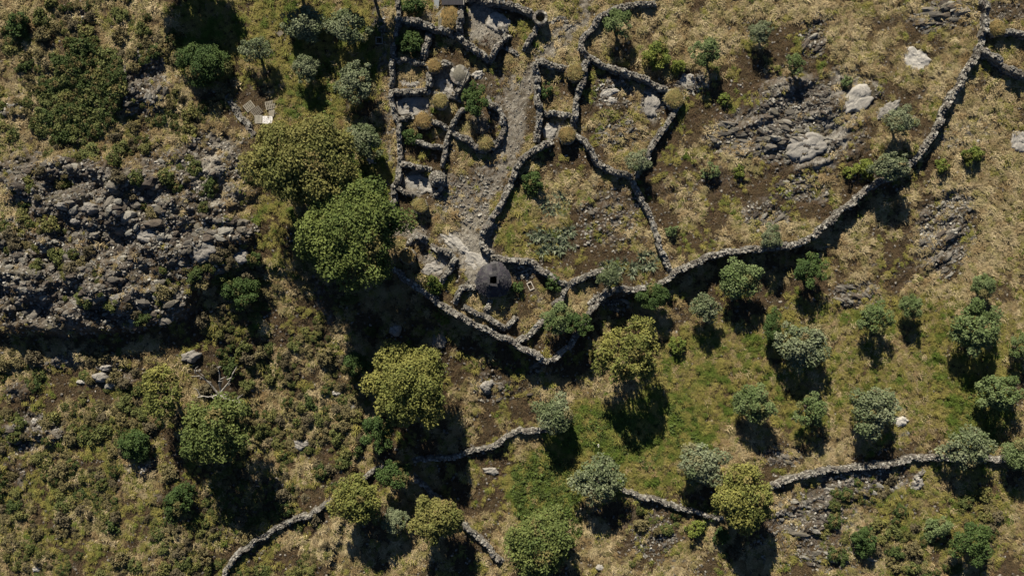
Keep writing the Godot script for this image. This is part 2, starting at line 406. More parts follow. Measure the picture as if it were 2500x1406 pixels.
func ground_colour(x: float, z: float, k: int) -> Color:
	var rock := ZA[k * 4]
	var strata := ZA[k * 4 + 1]
	var pave := ZA[k * 4 + 2]
	var straw := ZA[k * 4 + 3]
	var green := ZB[k * 4]
	var soil := ZB[k * 4 + 1]
	var m := n_macro.get_noise_2d(x * 4.0, z * 4.0)
	var e := n_meso.get_noise_2d(x * 1.5, z * 1.5)
	var f := n_fine.get_noise_2d(x * 1.6, z * 1.6)
	var g := n_fine.get_noise_2d(x * 3.5 + 70.0, z * 3.5)
	var c := Color(0.105, 0.078, 0.048)
	c = c.lerp(Color(0.066, 0.043, 0.029), clampf(0.4 + soil * 0.6 + e * 1.0, 0.0, 1.0))
	c = c.lerp(Color(0.25, 0.215, 0.145), clampf(straw * 0.65 + m * 1.0 + f * 0.7 - soil * 0.6, 0.0, 0.85))
	c = c.lerp(Color(0.16, 0.095, 0.04), clampf(e * 1.4 + m * 0.6 - 0.4, 0.0, 0.5))
	c = c.lerp(Color(0.055, 0.068, 0.018), clampf(green * 0.9 + e * 0.7 - 0.15, 0.0, 0.9))
	var rk := clampf(maxf(rock * 1.2, strata * 1.15) + f * 0.9 + e * 0.7 - 0.38, 0.0, 1.0)
	var stone := Color(0.25, 0.235, 0.215).lerp(Color(0.105, 0.095, 0.086), clampf(0.45 + g * 1.6 + f * 0.9, 0.0, 1.0))
	stone = stone.lerp(Color(0.38, 0.37, 0.35), clampf(m * 1.3 + e * 1.1 + strata * 0.25, 0.0, 0.8))
	stone = stone.lerp(Color(0.115, 0.10, 0.085), clampf(rock * 0.6 - pave * 0.8 + f * 0.4, 0.0, 0.6))
	stone = stone.lerp(Color(0.07, 0.075, 0.03), clampf(n_meso.get_noise_2d(x * 0.8 + 400.0, z * 0.8) * 1.6 - 0.25, 0.0, 0.5))      # moss
	c = c.lerp(stone, rk)
	var pv := clampf(pave * 1.35 + f * 0.7 + e * 0.6 - 0.3, 0.0, 1.0)
	var bed := Color(0.46, 0.44, 0.395).lerp(Color(0.22, 0.20, 0.172), clampf(0.3 + g * 1.2 + e * 0.9, 0.0, 1.0))
	c = c.lerp(bed, pv * 0.92)
	var v := 1.0 + 0.35 * g + 0.28 * f
	return Color(c.r * v, c.g * v, c.b * v)

func build_ground() -> void:
	var xs := PackedFloat32Array()
	var zs := PackedFloat32Array()
	var xi := PackedInt32Array()
	var zi := PackedInt32Array()
	for q in [-1500.0, -800.0, -450.0, -280.0, -190.0, -140.0, -112.0, -96.0, -86.0, -80.0]:
		xs.append(q); xi.append(0); zs.append(q); zi.append(0)
	for q in [-72.0, -65.0, -59.0, -55.0, -52.0]:
		zs.append(q); zi.append(0)
	for i in NX:
		xs.append(X0 + i * CELL); xi.append(i)
	for j in NZ:
		zs.append(Z0 + j * CELL); zi.append(j)
	for q in [52.0, 55.0, 59.0, 65.0, 72.0]:
		zs.append(q); zi.append(NZ - 1)
	for q in [80.0, 86.0, 96.0, 112.0, 140.0, 190.0, 280.0, 450.0, 800.0, 1500.0]:
		xs.append(q); xi.append(NX - 1); zs.append(q); zi.append(NZ - 1)
	var w := xs.size()
	var hh := zs.size()
	var v := PackedVector3Array()
	var n := PackedVector3Array()
	var c := PackedColorArray()
	v.resize(w * hh)
	n.resize(w * hh)
	c.resize(w * hh)
	for j in hh:
		for i in w:
			var k := zi[j] * NX + xi[i]
			var q := j * w + i
			v[q] = Vector3(xs[i], H[k], zs[j])
			var i0 := maxi(xi[i] - 1, 0)
			var i1 := mini(xi[i] + 1, NX - 1)
			var j0 := maxi(zi[j] - 1, 0)
			var j1 := mini(zi[j] + 1, NZ - 1)
			n[q] = Vector3(H[zi[j] * NX + i0] - H[zi[j] * NX + i1], 2.0 * CELL, H[j0 * NX + xi[i]] - H[j1 * NX + xi[i]]).normalized()
			c[q] = ground_colour(xs[i], zs[j], k)
	var idx := PackedInt32Array()
	idx.resize((w - 1) * (hh - 1) * 6)
	var t := 0
	for j in hh - 1:
		for i in w - 1:
			var q := j * w + i
			idx[t] = q; idx[t + 1] = q + 1; idx[t + 2] = q + w
			idx[t + 3] = q + 1; idx[t + 4] = q + w + 1; idx[t + 5] = q + w
			t += 6
	var g := part("ground", arrays_mesh(v, n, c, idx), M.ground, self)
	tag(g, "dry hillside of bare earth, bedrock and worn paths", "", "", "structure")

# ------------------------------------------------------------------ stone
func make_stock() -> void:
	var tones := [Color(0.30, 0.292, 0.27), Color(0.15, 0.143, 0.133), Color(0.23, 0.21, 0.193), Color(0.54, 0.53, 0.50), Color(0.40, 0.385, 0.35), Color(0.20, 0.198, 0.186)]
	for k in 18: stones.append(chunk(6, tones[k % 6], 0.22))
	for k in 12: blocks.append(jbox(tones[k % 6], 0.14))
	var rt := [Color(0.18, 0.165, 0.145), Color(0.095, 0.085, 0.075), Color(0.24, 0.225, 0.20), Color(0.14, 0.12, 0.102), Color(0.34, 0.33, 0.305), Color(0.15, 0.142, 0.13)]
	for k in 18: rocks.append(chunk(7 + k % 2, rt[k % 6], 0.3))

func stone_xf(p: Vector3, dir: float, sx: float, sy: float, sz: float, tilt := 0.2) -> Transform3D:
	var b := Basis.from_euler(Vector3(r(-tilt, tilt), dir, r(-tilt, tilt)))
	return Transform3D(b * Basis.from_scale(Vector3(sx, sy, sz)), p)

func smooth_line(pts: Array, hgt: float) -> PackedVector2Array:
	var p := PackedVector2Array()
	for k in range(0, pts.size(), 2): p.append(plan(pts[k], pts[k + 1], hgt))
	for it in 2:
		if p.size() < 3: break
		var q := PackedVector2Array([p[0]])
		for k in p.size() - 1:
			q.append(p[k].lerp(p[k + 1], 0.25))
			q.append(p[k].lerp(p[k + 1], 0.75))
		q.append(p[p.size() - 1])
		p = q
	return p

func wall(label: String, pts: Array, width: float, height: float, called := "dry_stone_wall", category := "wall") -> void:
	width *= 0.58
	var line := smooth_line(pts, height)
	# stations every 0.3 m
	var st := []
	var acc := 0.0
	var nextd := 0.0
	for k in line.size() - 1:
		var L := line[k].distance_to(line[k + 1])
		var d := (line[k + 1] - line[k]).normalized()
		while nextd <= acc + L:
			st.append([line[k] + d * (nextd - acc), d])
			nextd += 0.27
		acc += L
	if st.size() < 2: return
	var first: Vector2 = st[0][0]
	var base := Vector3(first.x, gh(first.x, first.y), first.y)
	var node := thing(called, label, category, base, "dry-stone walls and pens")
	var fill := SurfaceTool.new()
	fill.begin(Mesh.PRIMITIVE_TRIANGLES)
	var v := PackedVector3Array()
	var n := PackedVector3Array()
	var c := PackedColorArray()
	var prev := []
	var caps := []
	var wob := r(0, 100)
	for s in st.size():
		var p: Vector2 = st[s][0]
		var d: Vector2 = st[s][1]
		var nn := Vector2(-d.y, d.x)
		var edge := n_meso.get_noise_2d(s * 0.4 + wob, wob) * 0.5
		p += nn * n_meso.get_noise_2d(s * 0.35 + wob, wob + 50.0) * 0.35
		var wd := width * (1.0 + edge)
		var hw := wd * 0.5
		var gl := gh(p.x + nn.x * hw, p.y + nn.y * hw)
		var gr := gh(p.x - nn.x * hw, p.y - nn.y * hw)
		var ends := minf(1.0, 0.45 + 0.25 * mini(s, st.size() - 1 - s))
		var top := maxf(gl, gr) * 0.7 + (gl + gr) * 0.15 + height * ends * (1.0 + 0.6 * n_meso.get_noise_2d(s * 0.5 + wob, 7.0))
		# the solid heart of the wall
		var iw := maxf(hw - 0.1, 0.1)
		var q := [Vector3(p.x + nn.x * (iw + 0.1), minf(gl, gr) - 0.3, p.y + nn.y * (iw + 0.1)), Vector3(p.x + nn.x * iw, top - 0.14, p.y + nn.y * iw), Vector3(p.x - nn.x * iw, top - 0.14, p.y - nn.y * iw), Vector3(p.x - nn.x * (iw + 0.1), minf(gl, gr) - 0.3, p.y - nn.y * (iw + 0.1))]
		for m in 4: q[m] -= base
		var dark := Color(0.24, 0.23, 0.21)
		if prev:
			for m in 3:
				flat_tri(v, n, c, prev[m], q[m + 1], q[m], dark)
				flat_tri(v, n, c, prev[m], prev[m + 1], q[m + 1], dark)
		if s == 0 or s == st.size() - 1:
			flat_tri(v, n, c, q[0], q[1], q[2], dark)
			flat_tri(v, n, c, q[0], q[2], q[3], dark)
		prev = q
		var ang := -d.angle()
		clear_disc(p.x, p.y, hw + 0.08, hw + 0.08)
		if r() < 0.3:      # a stone that has rolled off
			var out: float = (hw + r(0.1, 0.7)) * (1.0 if r() < 0.5 else -1.0)
			var f := Vector2(p.x + nn.x * out, p.y + nn.y * out)
			fill.append_from(stones[rng.randi() % stones.size()], 0, stone_xf(Vector3(f.x, gh(f.x, f.y) + 0.05, f.y) - base, r(0, TAU), r(0.16, 0.36), r(0.14, 0.25), r(0.16, 0.3), 0.4))
		for side in [1.0, -1.0]:
			var g: float = gl if side > 0.0 else gr
			var y := g - 0.05
			while y < top - 0.22:
				var t := (y - g) / maxf(top - g, 0.1)
				var off: float = side * (hw - 0.1 + 0.1 * (1.0 - t))
				var along := r(-0.12, 0.12)
				var pos := Vector3(p.x + nn.x * off + d.x * along, y + 0.12, p.y + nn.y * off + d.y * along) - base
				fill.append_from(blocks[rng.randi() % blocks.size()], 0, stone_xf(pos, ang + r(-0.15, 0.15), r(0.28, 0.44), r(0.2, 0.28), r(0.26, 0.36), 0.12))
				y += r(0.2, 0.27)
		var across := maxi(2, int(round(wd / 0.22)))
		for a in across:
			var off := ((a + 0.5) / across - 0.5) * (wd + 0.08) + r(-0.06, 0.06)
			var along := r(-0.12, 0.12)
			var pos := Vector3(p.x + nn.x * off + d.x * along, top - 0.08 + r(-0.06, 0.09), p.y + nn.y * off + d.y * along) - base
			caps.append([pos, ang + r(-0.6, 0.6), r(0.16, 0.4) , r(0.14, 0.26), r(0.15, 0.3)])
	fill.append_from(arrays_mesh(v, n, c), 0, Transform3D.IDENTITY)
	var keep := 1.0 if caps.size() <= 290 else 290.0 / caps.size()
	var acc2 := 0.0
	for q in caps:
		var xf := stone_xf(q[0], q[1], q[2], q[3], q[4], 0.3)
		acc2 += keep
		if acc2 >= 1.0:
			acc2 -= 1.0
			part("stone", stones[rng.randi() % stones.size()], M.stone, node, xf)
		else:
			fill.append_from(stones[rng.randi() % stones.size()], 0, xf)
	var f := part("rubble_core", fill.commit(), M.stone, node)
	f.set_meta("kind", "stuff")

# label, width, height, plan points
const WALLS := [
	["western boundary wall of the pens, northern stretch beside the dark fig bush", 0.6, 1.1, [971, -20, 971, 36, 964, 97, 958, 143, 954, 213]],
	["western boundary wall of the pens, middle stretch bending inward", 0.6, 1.1, [953, 218, 952, 242, 963, 283, 972, 312, 974, 345, 977, 380, 974, 404]],
	["western boundary wall of the pens, southern stretch beside the bright green tree", 0.7, 1.1, [974, 408, 965, 445, 959, 462, 958, 518, 962, 535]],
	["stone wall running from the west boundary to the long golden roof", 0.8, 1.8, [972, 45, 1006, 47, 1040, 58, 1073, 65, 1105, 77]],
	["short wall on the east side of the dark fig bush", 0.8, 1.2, [1044, 80, 1037, 116, 1030, 145]],
	["narrow wall below the fig bush, ending at a golden hut roof", 0.5, 1.0, [960, 143, 1001, 146, 1044, 155]],
	["thick wall south of the small golden hut roof, west side of the grey flat-roofed hut's yard", 0.8, 1.2, [1046, 172, 1047, 190, 1042, 213, 1037, 219]],
	["straight wall above the grey bedrock pen", 0.7, 1.2, [954, 222, 977, 221, 1015, 222, 1049, 222]],
	["thin wall from the yard of the flat-roofed hut to the dark green tree", 0.45, 0.9, [1040, 218, 1064, 230, 1095, 232, 1127, 244]],
	["wall along the southeast side of the flat-roofed hut's yard", 0.7, 1.3, [1140, 178, 1129, 205, 1107, 237]],
	["short wall between the small golden roof and the flat-roofed hut", 0.8, 1.2, [1072, 151, 1102, 157]],
	["thin wall slanting down from the dark green tree to the pens", 0.55, 1.1, [1134, 261, 1117, 286, 1100, 312]],
	["thin wall running south from the three-way junction of the pens", 0.5, 1.1, [1100, 316, 1085, 356, 1083, 380, 1078, 409]],
	["short pale wall below the grey bedrock pen", 0.5, 0.9, [965, 285, 1006, 283]],
	["narrow wall from the golden hut roof to the three-way junction", 0.55, 1.1, [1052, 294, 1075, 301, 1098, 310]],
	["narrow slanting wall below the small green shrub in the pens", 0.5, 1.2, [1006, 344, 1040, 350, 1083, 358]],
	["curved east wall of the round enclosure", 0.75, 0.9, [1187, 242, 1216, 266, 1231, 297, 1233, 326, 1218, 345, 1202, 358]],
	["curved southwest wall of the round enclosure", 0.8, 1.2, [1107, 319, 1140, 340, 1165, 360, 1190, 371]],
	["thick short wall above the pen of the bare stone dome", 0.75, 1.3, [977, 399, 1015, 404, 1049, 414]],
	["short wall below the pen of the bare stone dome", 0.6, 1.2, [962, 458, 984, 464, 1007, 479]],
	["low curved wall hugging the bare stone dome on the east", 0.45, 1.0, [1085, 425, 1083, 445, 1069, 464, 1056, 481]],
	["wall along the southwest side of the ruined yard at the top", 0.8, 1.5, [1112, 82, 1150, 112, 1192, 143]],
	["wall along the southeast side of the ruined yard at the top", 0.8, 1.5, [1194, 142, 1220, 106, 1241, 77]],
	["stub of wall at the east corner of the ruined yard", 0.7, 1.4, [1222, 63, 1240, 75]],
	["tall straight wall east of the long golden roof", 0.9, 2.0, [1122, -20, 1122, 30, 1120, 76]],
	["curving wall at the top edge leading to the round stone ring", 0.8, 1.5, [1140, -10, 1215, 2, 1252, 10, 1291, 22, 1308, 34]],
	["crumbling wall running south from the round stone ring", 0.6, 1.0, [1313, 62, 1296, 90, 1279, 118]],
	["low stub of wall below the ruined yard", 0.5, 0.6, [1235, 118, 1248, 124, 1264, 134]],
	["low pale line of stones east of the round stone ring", 0.6, 0.4, [1340, 51, 1360, 47, 1383, 43]],
	["boundary wall curling from the top edge down to the crooked corner", 0.75, 1.1, [1600, 4, 1550, 10, 1500, 17, 1470, 38, 1436, 77, 1420, 98, 1421, 119, 1435, 134]],
	["long wall slanting southeast to the pale round hut", 0.75, 1.2, [1438, 136, 1469, 151, 1518, 170, 1566, 189, 1602, 206, 1637, 222]],
	["wall running southwest from the pale round hut", 0.65, 1.1, [1656, 266, 1634, 291, 1612, 325, 1593, 354, 1585, 380, 1564, 412, 1556, 432]],
	["west wall of the two-cell block beside the footpath", 0.85, 1.2, [1309, 150, 1310, 193, 1313, 242, 1320, 268, 1315, 290, 1313, 345]],
	["north wall of the two-cell block", 0.8, 1.3, [1312, 148, 1345, 153, 1387, 162]],
	["east wall of the two-cell block", 0.8, 1.3, [1432, 143, 1424, 189, 1414, 230, 1407, 266, 1402, 310]],
	["dividing wall between the two cells of the block", 0.7, 1.1, [1324, 273, 1360, 275, 1404, 280]],
	["long curving wall of the teardrop field beside the footpath", 0.8, 1.2, [1347, 343, 1320, 352, 1291, 370, 1267, 397, 1248, 435, 1231, 484, 1211, 518, 1187, 551, 1175, 585, 1180, 602, 1197, 622]],
	["wall along the foot of the teardrop field above the slate hut", 0.8, 1.1, [1200, 627, 1238, 635, 1277, 634, 1301, 642, 1335, 666, 1359, 683, 1384, 697]],
	["wall curving southeast from the golden hut to the forked junction", 0.75, 1.2, [1406, 326, 1424, 339, 1443, 368, 1465, 400, 1497, 419, 1545, 429]],
	["tumbled wall down the east side of the teardrop field", 0.7, 1.0, [1549, 437, 1560, 477, 1589, 526, 1601, 569, 1613, 605, 1625, 630, 1637, 662]],
	["long straight south wall of the hamlet, from the big tree to the point", 0.8, 1.1, [958, 657, 1009, 698, 1055, 732, 1108, 766, 1166, 795, 1222, 821, 1255, 838, 1287, 857, 1331, 883]],
	["wall rising from the southern point past the yellow-green oak", 0.7, 1.1, [1337, 883, 1359, 872, 1391, 848, 1405, 821, 1422, 802, 1434, 778, 1446, 753, 1480, 720, 1502, 707]],
	["low inner wall running beside the one above the southern point", 0.6, 0.8, [1440, 742, 1470, 722, 1490, 704]],
	["wall joining the southern pens to the long eastern field wall", 0.75, 1.2, [1506, 706, 1557, 707, 1605, 702, 1640, 673]],
	["long eastern field wall, lower part along the dark scarp", 0.85, 1.2, [1642, 671, 1690, 644, 1763, 615, 1811, 610, 1859, 608, 1908, 601, 1968, 591, 1984, 582]],
	["long eastern field wall, middle part rising to the grey-green bush", 0.8, 1.1, [1988, 578, 2033, 535, 2084, 493, 2142, 447, 2202, 423, 2231, 397]],
	["long eastern field wall, upper part running up to the corner pen", 0.8, 1.0, [2234, 393, 2272, 346, 2301, 300, 2311, 261, 2347, 206, 2374, 155, 2396, 120]],
	["wall at the upper right corner beside the straw-roofed hut", 0.75, 1.1, [2398, 114, 2405, 97, 2413, 48, 2408, -20]],
	["corner pen wall running to the right edge", 0.8, 1.4, [2401, 118, 2444, 150, 2480, 177, 2530, 181]],
	["short wall behind the straw-roofed hut at the right edge", 0.7, 1.6, [2458, 74, 2500, 76, 2540, 80]],
	["wall from the southern pens up to the olive bush", 0.65, 1.0, [1390, 697, 1403, 688, 1432, 669, 1480, 657]],
	["short wall slanting southwest from the three-way corner in the southern pens", 0.7, 1.1, [1385, 702, 1374, 724, 1355, 749]],
	["short wall between the two dark bushes and the south wall", 0.75, 1.0, [1328, 785, 1299, 809, 1280, 824, 1262, 836]],
	["curved wall of the small pen southwest of the slate hut", 0.75, 1.2, [1161, 698, 1127, 705, 1118, 724, 1110, 744]],
	["slanting wall of the small pen south of the slate hut", 0.65, 1.2, [1130, 753, 1180, 766, 1202, 780, 1236, 802]],
	["short return wall at the foot of the small pen", 0.6, 1.0, [1238, 800, 1248, 788, 1258, 773]],
	["stub of wall dividing the small pen south of the slate hut", 0.55, 1.1, [1184, 762, 1190, 750, 1197, 734]],
	["dark short wall at the top of the western pen near the golden hut", 0.8, 1.3, [1011, 572, 1024, 580, 1040, 590]],
	["slanting wall along the pale bedrock at the western pen", 0.75, 1.1, [1052, 599, 1079, 611, 1108, 627]],
	["east wall of the western pen", 0.7, 1.1, [1110, 632, 1093, 662, 1074, 693]],
	["narrow wall between the golden hut and the corner of the western pen", 0.5, 1.0, [1009, 576, 994, 603]],
	["curving terrace wall below the point, left of the olive tree", 0.7, 0.9, [1010, 1128, 1050, 1121, 1102, 1121, 1135, 1105, 1180, 1097, 1219, 1087, 1240, 1060, 1263, 1052, 1335, 1052]],
	["broken wall above the brown oak at the bottom", 0.7, 0.8, [1008, 1162, 1042, 1196, 1075, 1228, 1100, 1250]],
	["straight wall from the brown oak to the bottom green tree", 0.75, 0.9, [1128, 1276, 1180, 1326, 1229, 1378]],
	["short broken wall above the yellow oak at the bottom", 0.6, 0.8, [930, 1140, 904, 1152, 880, 1178, 862, 1200]],
	["long curving wall at the bottom left of the yellow oak", 0.65, 0.9, [812, 1226, 776, 1246, 750, 1261, 695, 1277, 659, 1300, 620, 1324, 606, 1334, 573, 1355, 545, 1395, 535, 1430]],
	["curving terrace wall at the lower right below the orchard", 0.8, 1.0, [1888, 1192, 1937, 1169, 2014, 1151, 2065, 1146, 2142, 1138, 2206, 1128, 2257, 1118, 2313, 1120, 2400, 1124, 2520, 1118]],
	["overgrown terrace edge left of the yellow round oak", 0.6, 0.9, [1521, 1201, 1570, 1214, 1615, 1227, 1682, 1246, 1735, 1261, 1771, 1269]],
	["tumbled line of stones beside the wooden pallets", 0.8, 0.5, [553, 231, 563, 251, 589, 289, 618, 332]],
	["narrow wall rising beside the fallen stones at lower right", 0.4, 0.5, [2230, 1190, 2243, 1168, 2262, 1150]],
]

# ------------------------------------------------------------------ huts
func ring_wall(st: SurfaceTool, R: float, hgt: float, door: float, depth := 0.45) -> void:
	var y := 0.0
	while y < hgt:
		var k := 0.0
		while k < TAU:
			var step := 0.36 / R
			if not (absf(wrapf(k - door, -PI, PI)) < 0.34 / R and y < hgt * 0.75):
				var p := Vector3(cos(k) * (R - 0.12), y + 0.1, sin(k) * (R - 0.12))
				st.append_from(blocks[rng.randi() % blocks.size()], 0, stone_xf(p, -k, depth, r(0.2, 0.27), r(0.3, 0.42), 0.1))
			k += step
		y += 0.21

func dome_mesh(R: float, rise: float, seed_: float, tone: Color, tone2: Color, lump := 0.12) -> ArrayMesh:
	var v := PackedVector3Array()
	var n := PackedVector3Array()
	var c := PackedColorArray()
	var idx := PackedInt32Array()
	var A := 28
	var B := 9
	for b in B + 1:
		for a in A:
			var t := float(b) / B
			var an := TAU * a / A
			var rad := R * t * (1.0 + lump * n_meso.get_noise_2d(cos(an) * 3.0 + seed_, sin(an) * 3.0))
			var y := rise * (1.0 - pow(t, 2.2)) + lump * 0.9 * n_fine.get_noise_2d(cos(an) * rad + seed_, sin(an) * rad)
			if b == B: y -= 0.22
			v.append(Vector3(cos(an) * rad, y, sin(an) * rad))
			n.append(Vector3(cos(an) * t * 0.9, 1.0, sin(an) * t * 0.9).normalized())
			c.append(tone.lerp(tone2, clampf(0.5 + n_fine.get_noise_2d(cos(an) * rad * 1.7 + seed_, sin(an) * rad * 1.7) * 1.4, 0, 1)))
	for b in B:
		for a in A:
			var q := b * A + a
			var q2 := b * A + (a + 1) % A
			for t in [q, q + A, q2, q2, q + A, q2 + A]: idx.append(t)
	return arrays_mesh(v, n, c, idx)

func hut(px: float, py: float, rp: float, kind: String, label: String, door := 1.9, squash := 1.0) -> void:
	var R := rp * 0.05
	var wh := 1.15
	var at := on_ground(px, py, 1.4)
	at.y -= 0.05
	clear_disc(at.x, at.z, R * 1.02, R * 1.02)
	var node := thing("round_hut", label, "hut", at, "corbelled stone huts")
	var st := SurfaceTool.new()
	st.begin(Mesh.PRIMITIVE_TRIANGLES)
	ring_wall(st, R * (0.97 if kind != "slate" else 0.86), wh, door)
	part("wall", st.commit(), M.stone, node)
	var lt := Vector3(cos(door) * (R - 0.1), wh * 0.8, sin(door) * (R - 0.1))
	part("lintel", stones[2], M.stone, node, Transform3D(Basis.from_euler(Vector3(0, -door + PI / 2, 0)) * Basis.from_scale(Vector3(0.95, 0.16, 0.4)), lt))
	var seed_ := px * 0.37
	if kind != "slate":
		for k in int(TAU * R / 0.3):
			var a := 0.3 * k / R
			part("stone", stones[rng.randi() % stones.size()], M.stone, node, stone_xf(Vector3(cos(a) * (R - 0.1), wh + 0.06, sin(a) * (R - 0.1)), -a, r(0.28, 0.42), r(0.16, 0.26), r(0.24, 0.36)))
	if kind == "sod":
		var roof := part("roof", dome_mesh(R * 0.9, 0.42, seed_, Color(0.19, 0.14, 0.07), Color(0.12, 0.10, 0.055), 0.25), M.soil, node, Transform3D(Basis.from_scale(Vector3(1, 1, squash)), Vector3(0, wh, 0)))
		var buf := PackedFloat32Array()
		var pale := r()
		for k in int(210 * R * R) + 60:
			var a := r(0, TAU)
			var t := sqrt(r(0, 1.0)) * (0.88 + 0.25 * n_meso.get_noise_2d(cos(a) * 3.0 + seed_, sin(a) * 3.0))
			var y := 0.42 * (1.0 - pow(t, 2.2))
			var nrm := Basis.from_euler(Vector3(sin(a) * t * 0.7, r(0, TAU), -cos(a) * t * 0.7))
			var col := Color(0.25, 0.17, 0.075).lerp(Color(0.22, 0.205, 0.085), clampf(pale + n_fine.get_noise_2d(cos(a) * t * 3.0 + seed_, sin(a) * t * 3.0) * 1.5, 0, 1))
			col = col.lerp(Color(0.40, 0.32, 0.16), r(0, 0.5) if r() < 0.6 else 0.0)
			col = col.lerp(Color(0.07, 0.055, 0.03), r(0, 0.7) if r() < 0.35 else 0.0)
			push(buf, nrm * Basis.from_scale(Vector3.ONE * r(0.5, 1.0)), Vector3(cos(a) * t * R, y - 0.04, sin(a) * t * R), col)
		var gr := many("roof_grass", M.tuft_mesh, M.grass, buf, roof)
		gr.set_meta("kind", "stuff")
	elif kind == "bare":
		part("roof", dome_mesh(R * 0.99, 0.7, seed_, Color(0.16, 0.155, 0.14), Color(0.11, 0.105, 0.10)), M.stone, node, Transform3D(Basis(), Vector3(0, wh, 0)))
		var t := 0.97
		while t > 0.06:
			var cnt := maxi(3, int(TAU * R * t / 0.3))
			for k in cnt:
				var a := TAU * (k + r(-0.2, 0.2)) / cnt
				var p := Vector3(cos(a) * t * R, wh + 0.7 * (1.0 - pow(t, 2.2)) + 0.02, sin(a) * t * R)
				part("stone", stones[rng.randi() % stones.size()], M.stone, node, Transform3D(Basis.from_euler(Vector3(0, -a, 0)) * Basis.from_euler(Vector3(0, 0, -0.35 * t)) * Basis.from_scale(Vector3(0.34, 0.15, 0.34)), p))
			t -= 0.24 / R
	elif kind == "slate":
		slate_roof(node, R, wh + 0.35)

func slate_roof(node: Node3D, R: float, wh: float) -> void:
	# a truncated cone of overlapping slates round a square smoke hole
	var rise := 1.25
	var hole := 0.42
	var st := SurfaceTool.new()
	st.begin(Mesh.PRIMITIVE_TRIANGLES)
	ring_wall(st, R * 0.86, wh - 0.15, 2.3)
	var o := part("upper_wall", st.commit(), M.stone, node)
	o.position.y = 0.0
	var v := PackedVector3Array()
	var n := PackedVector3Array()
	var c := PackedColorArray()
	for k in 40:
		var a0 := TAU * k / 40.0
		var a1 := TAU * (k + 1) / 40.0
		var q := [Vector3(cos(a0) * R, wh - 0.1, sin(a0) * R), Vector3(cos(a0) * hole, wh + rise - 0.08, sin(a0) * hole), Vector3(cos(a1) * hole, wh + rise - 0.08, sin(a1) * hole), Vector3(cos(a1) * R, wh - 0.1, sin(a1) * R)]
		flat_tri(v, n, c, q[0], q[1], q[2], Color(0.075, 0.075, 0.085))
		flat_tri(v, n, c, q[0], q[2], q[3], Color(0.075, 0.075, 0.085))
	part("corbel_cone", arrays_mesh(v, n, c), M.stone, node)
	var sl := []
	for t in [Color(0.075, 0.075, 0.088), Color(0.05, 0.05, 0.064), Color(0.105, 0.105, 0.115), Color(0.065, 0.062, 0.08)]:
		for k in 2: sl.append(jbox(t, 0.12))
	var rad := R + 0.06
	while rad > hole + 0.24:
		var cnt := int(TAU * rad / 0.33)
		for k in cnt:
			var a := TAU * (k + r(-0.25, 0.25)) / cnt
			var rr := rad * (1.0 + 0.14 * n_meso.get_noise_2d(cos(a) * 2.2 + 5.0, sin(a) * 2.2)) + r(-0.08, 0.08)
			var slope := atan2(rise, R - hole)
			var p := Vector3(cos(a) * rr, wh + rise * (R - rr) / (R - hole) + 0.02 + 0.14 * n_meso.get_noise_2d(cos(a) * rr * 1.3, sin(a) * rr * 1.3 + 60.0), sin(a) * rr)
			part("slate", sl[rng.randi() % sl.size()], M.slate, node, Transform3D(Basis.from_euler(Vector3(0, -a, 0)) * Basis.from_euler(Vector3(r(-0.08, 0.08), 0, -slope * 0.75 + r(-0.08, 0.08))) * Basis.from_scale(Vector3(r(0.36, 0.5), 0.07, r(0.3, 0.42))), p))
		rad -= 0.19
	for q in [[-0.1, -0.56, 0.9, 0.2], [0.54, 0.05, 0.75, 1.6], [0.05, 0.56, 0.9, -0.1], [-0.56, 0.1, 0.8, 1.5]]:
		part("smoke_hole_slab", jbox(Color(0.085, 0.085, 0.095), 0.1), M.slate, node, Transform3D(Basis.from_euler(Vector3(0.05, q[3], 0.04)) * Basis.from_scale(Vector3(q[2], 0.1, 0.26)), Vector3(q[0], wh + rise + 0.04, q[1])))
	# the stone stair ramp of the roof's north side
	for k in 6:
		part("step", sl[k], M.slate, node, Transform3D(Basis.from_euler(Vector3(0, 0.3, 0)) * Basis.from_scale(Vector3(0.5, 0.2, 0.32)), Vector3(0.05 + 0.02 * k, wh + 0.15 + 0.17 * k, -R + 0.12 + 0.22 * k)))

# ------------------------------------------------------------------ plants
func leaf_quad(v: PackedVector3Array, n: PackedVector3Array, c: PackedColorArray, p: Vector3, out: Vector3, s: float, col: Color) -> void:
	var nn := (out * 0.7 + Vector3(r(-1, 1), r(-0.3, 1.1), r(-1, 1))).normalized()
	var u := nn.cross(Vector3(r(-1, 1), r(-1, 1), r(-1, 1))).normalized() * s
	var w := nn.cross(u).normalized() * s * r(0.5, 0.8)
	var a := p - u
	var b := p + w * r(0.7, 1.0)
	var d := p + u * r(0.8, 1.1)
	var e := p - w
	var f := (nn + Vector3(0, 0.25, 0)).normalized()
	for q in [a, b, d, a, d, e]:
		v.append(q); n.append(f); c.append(col)

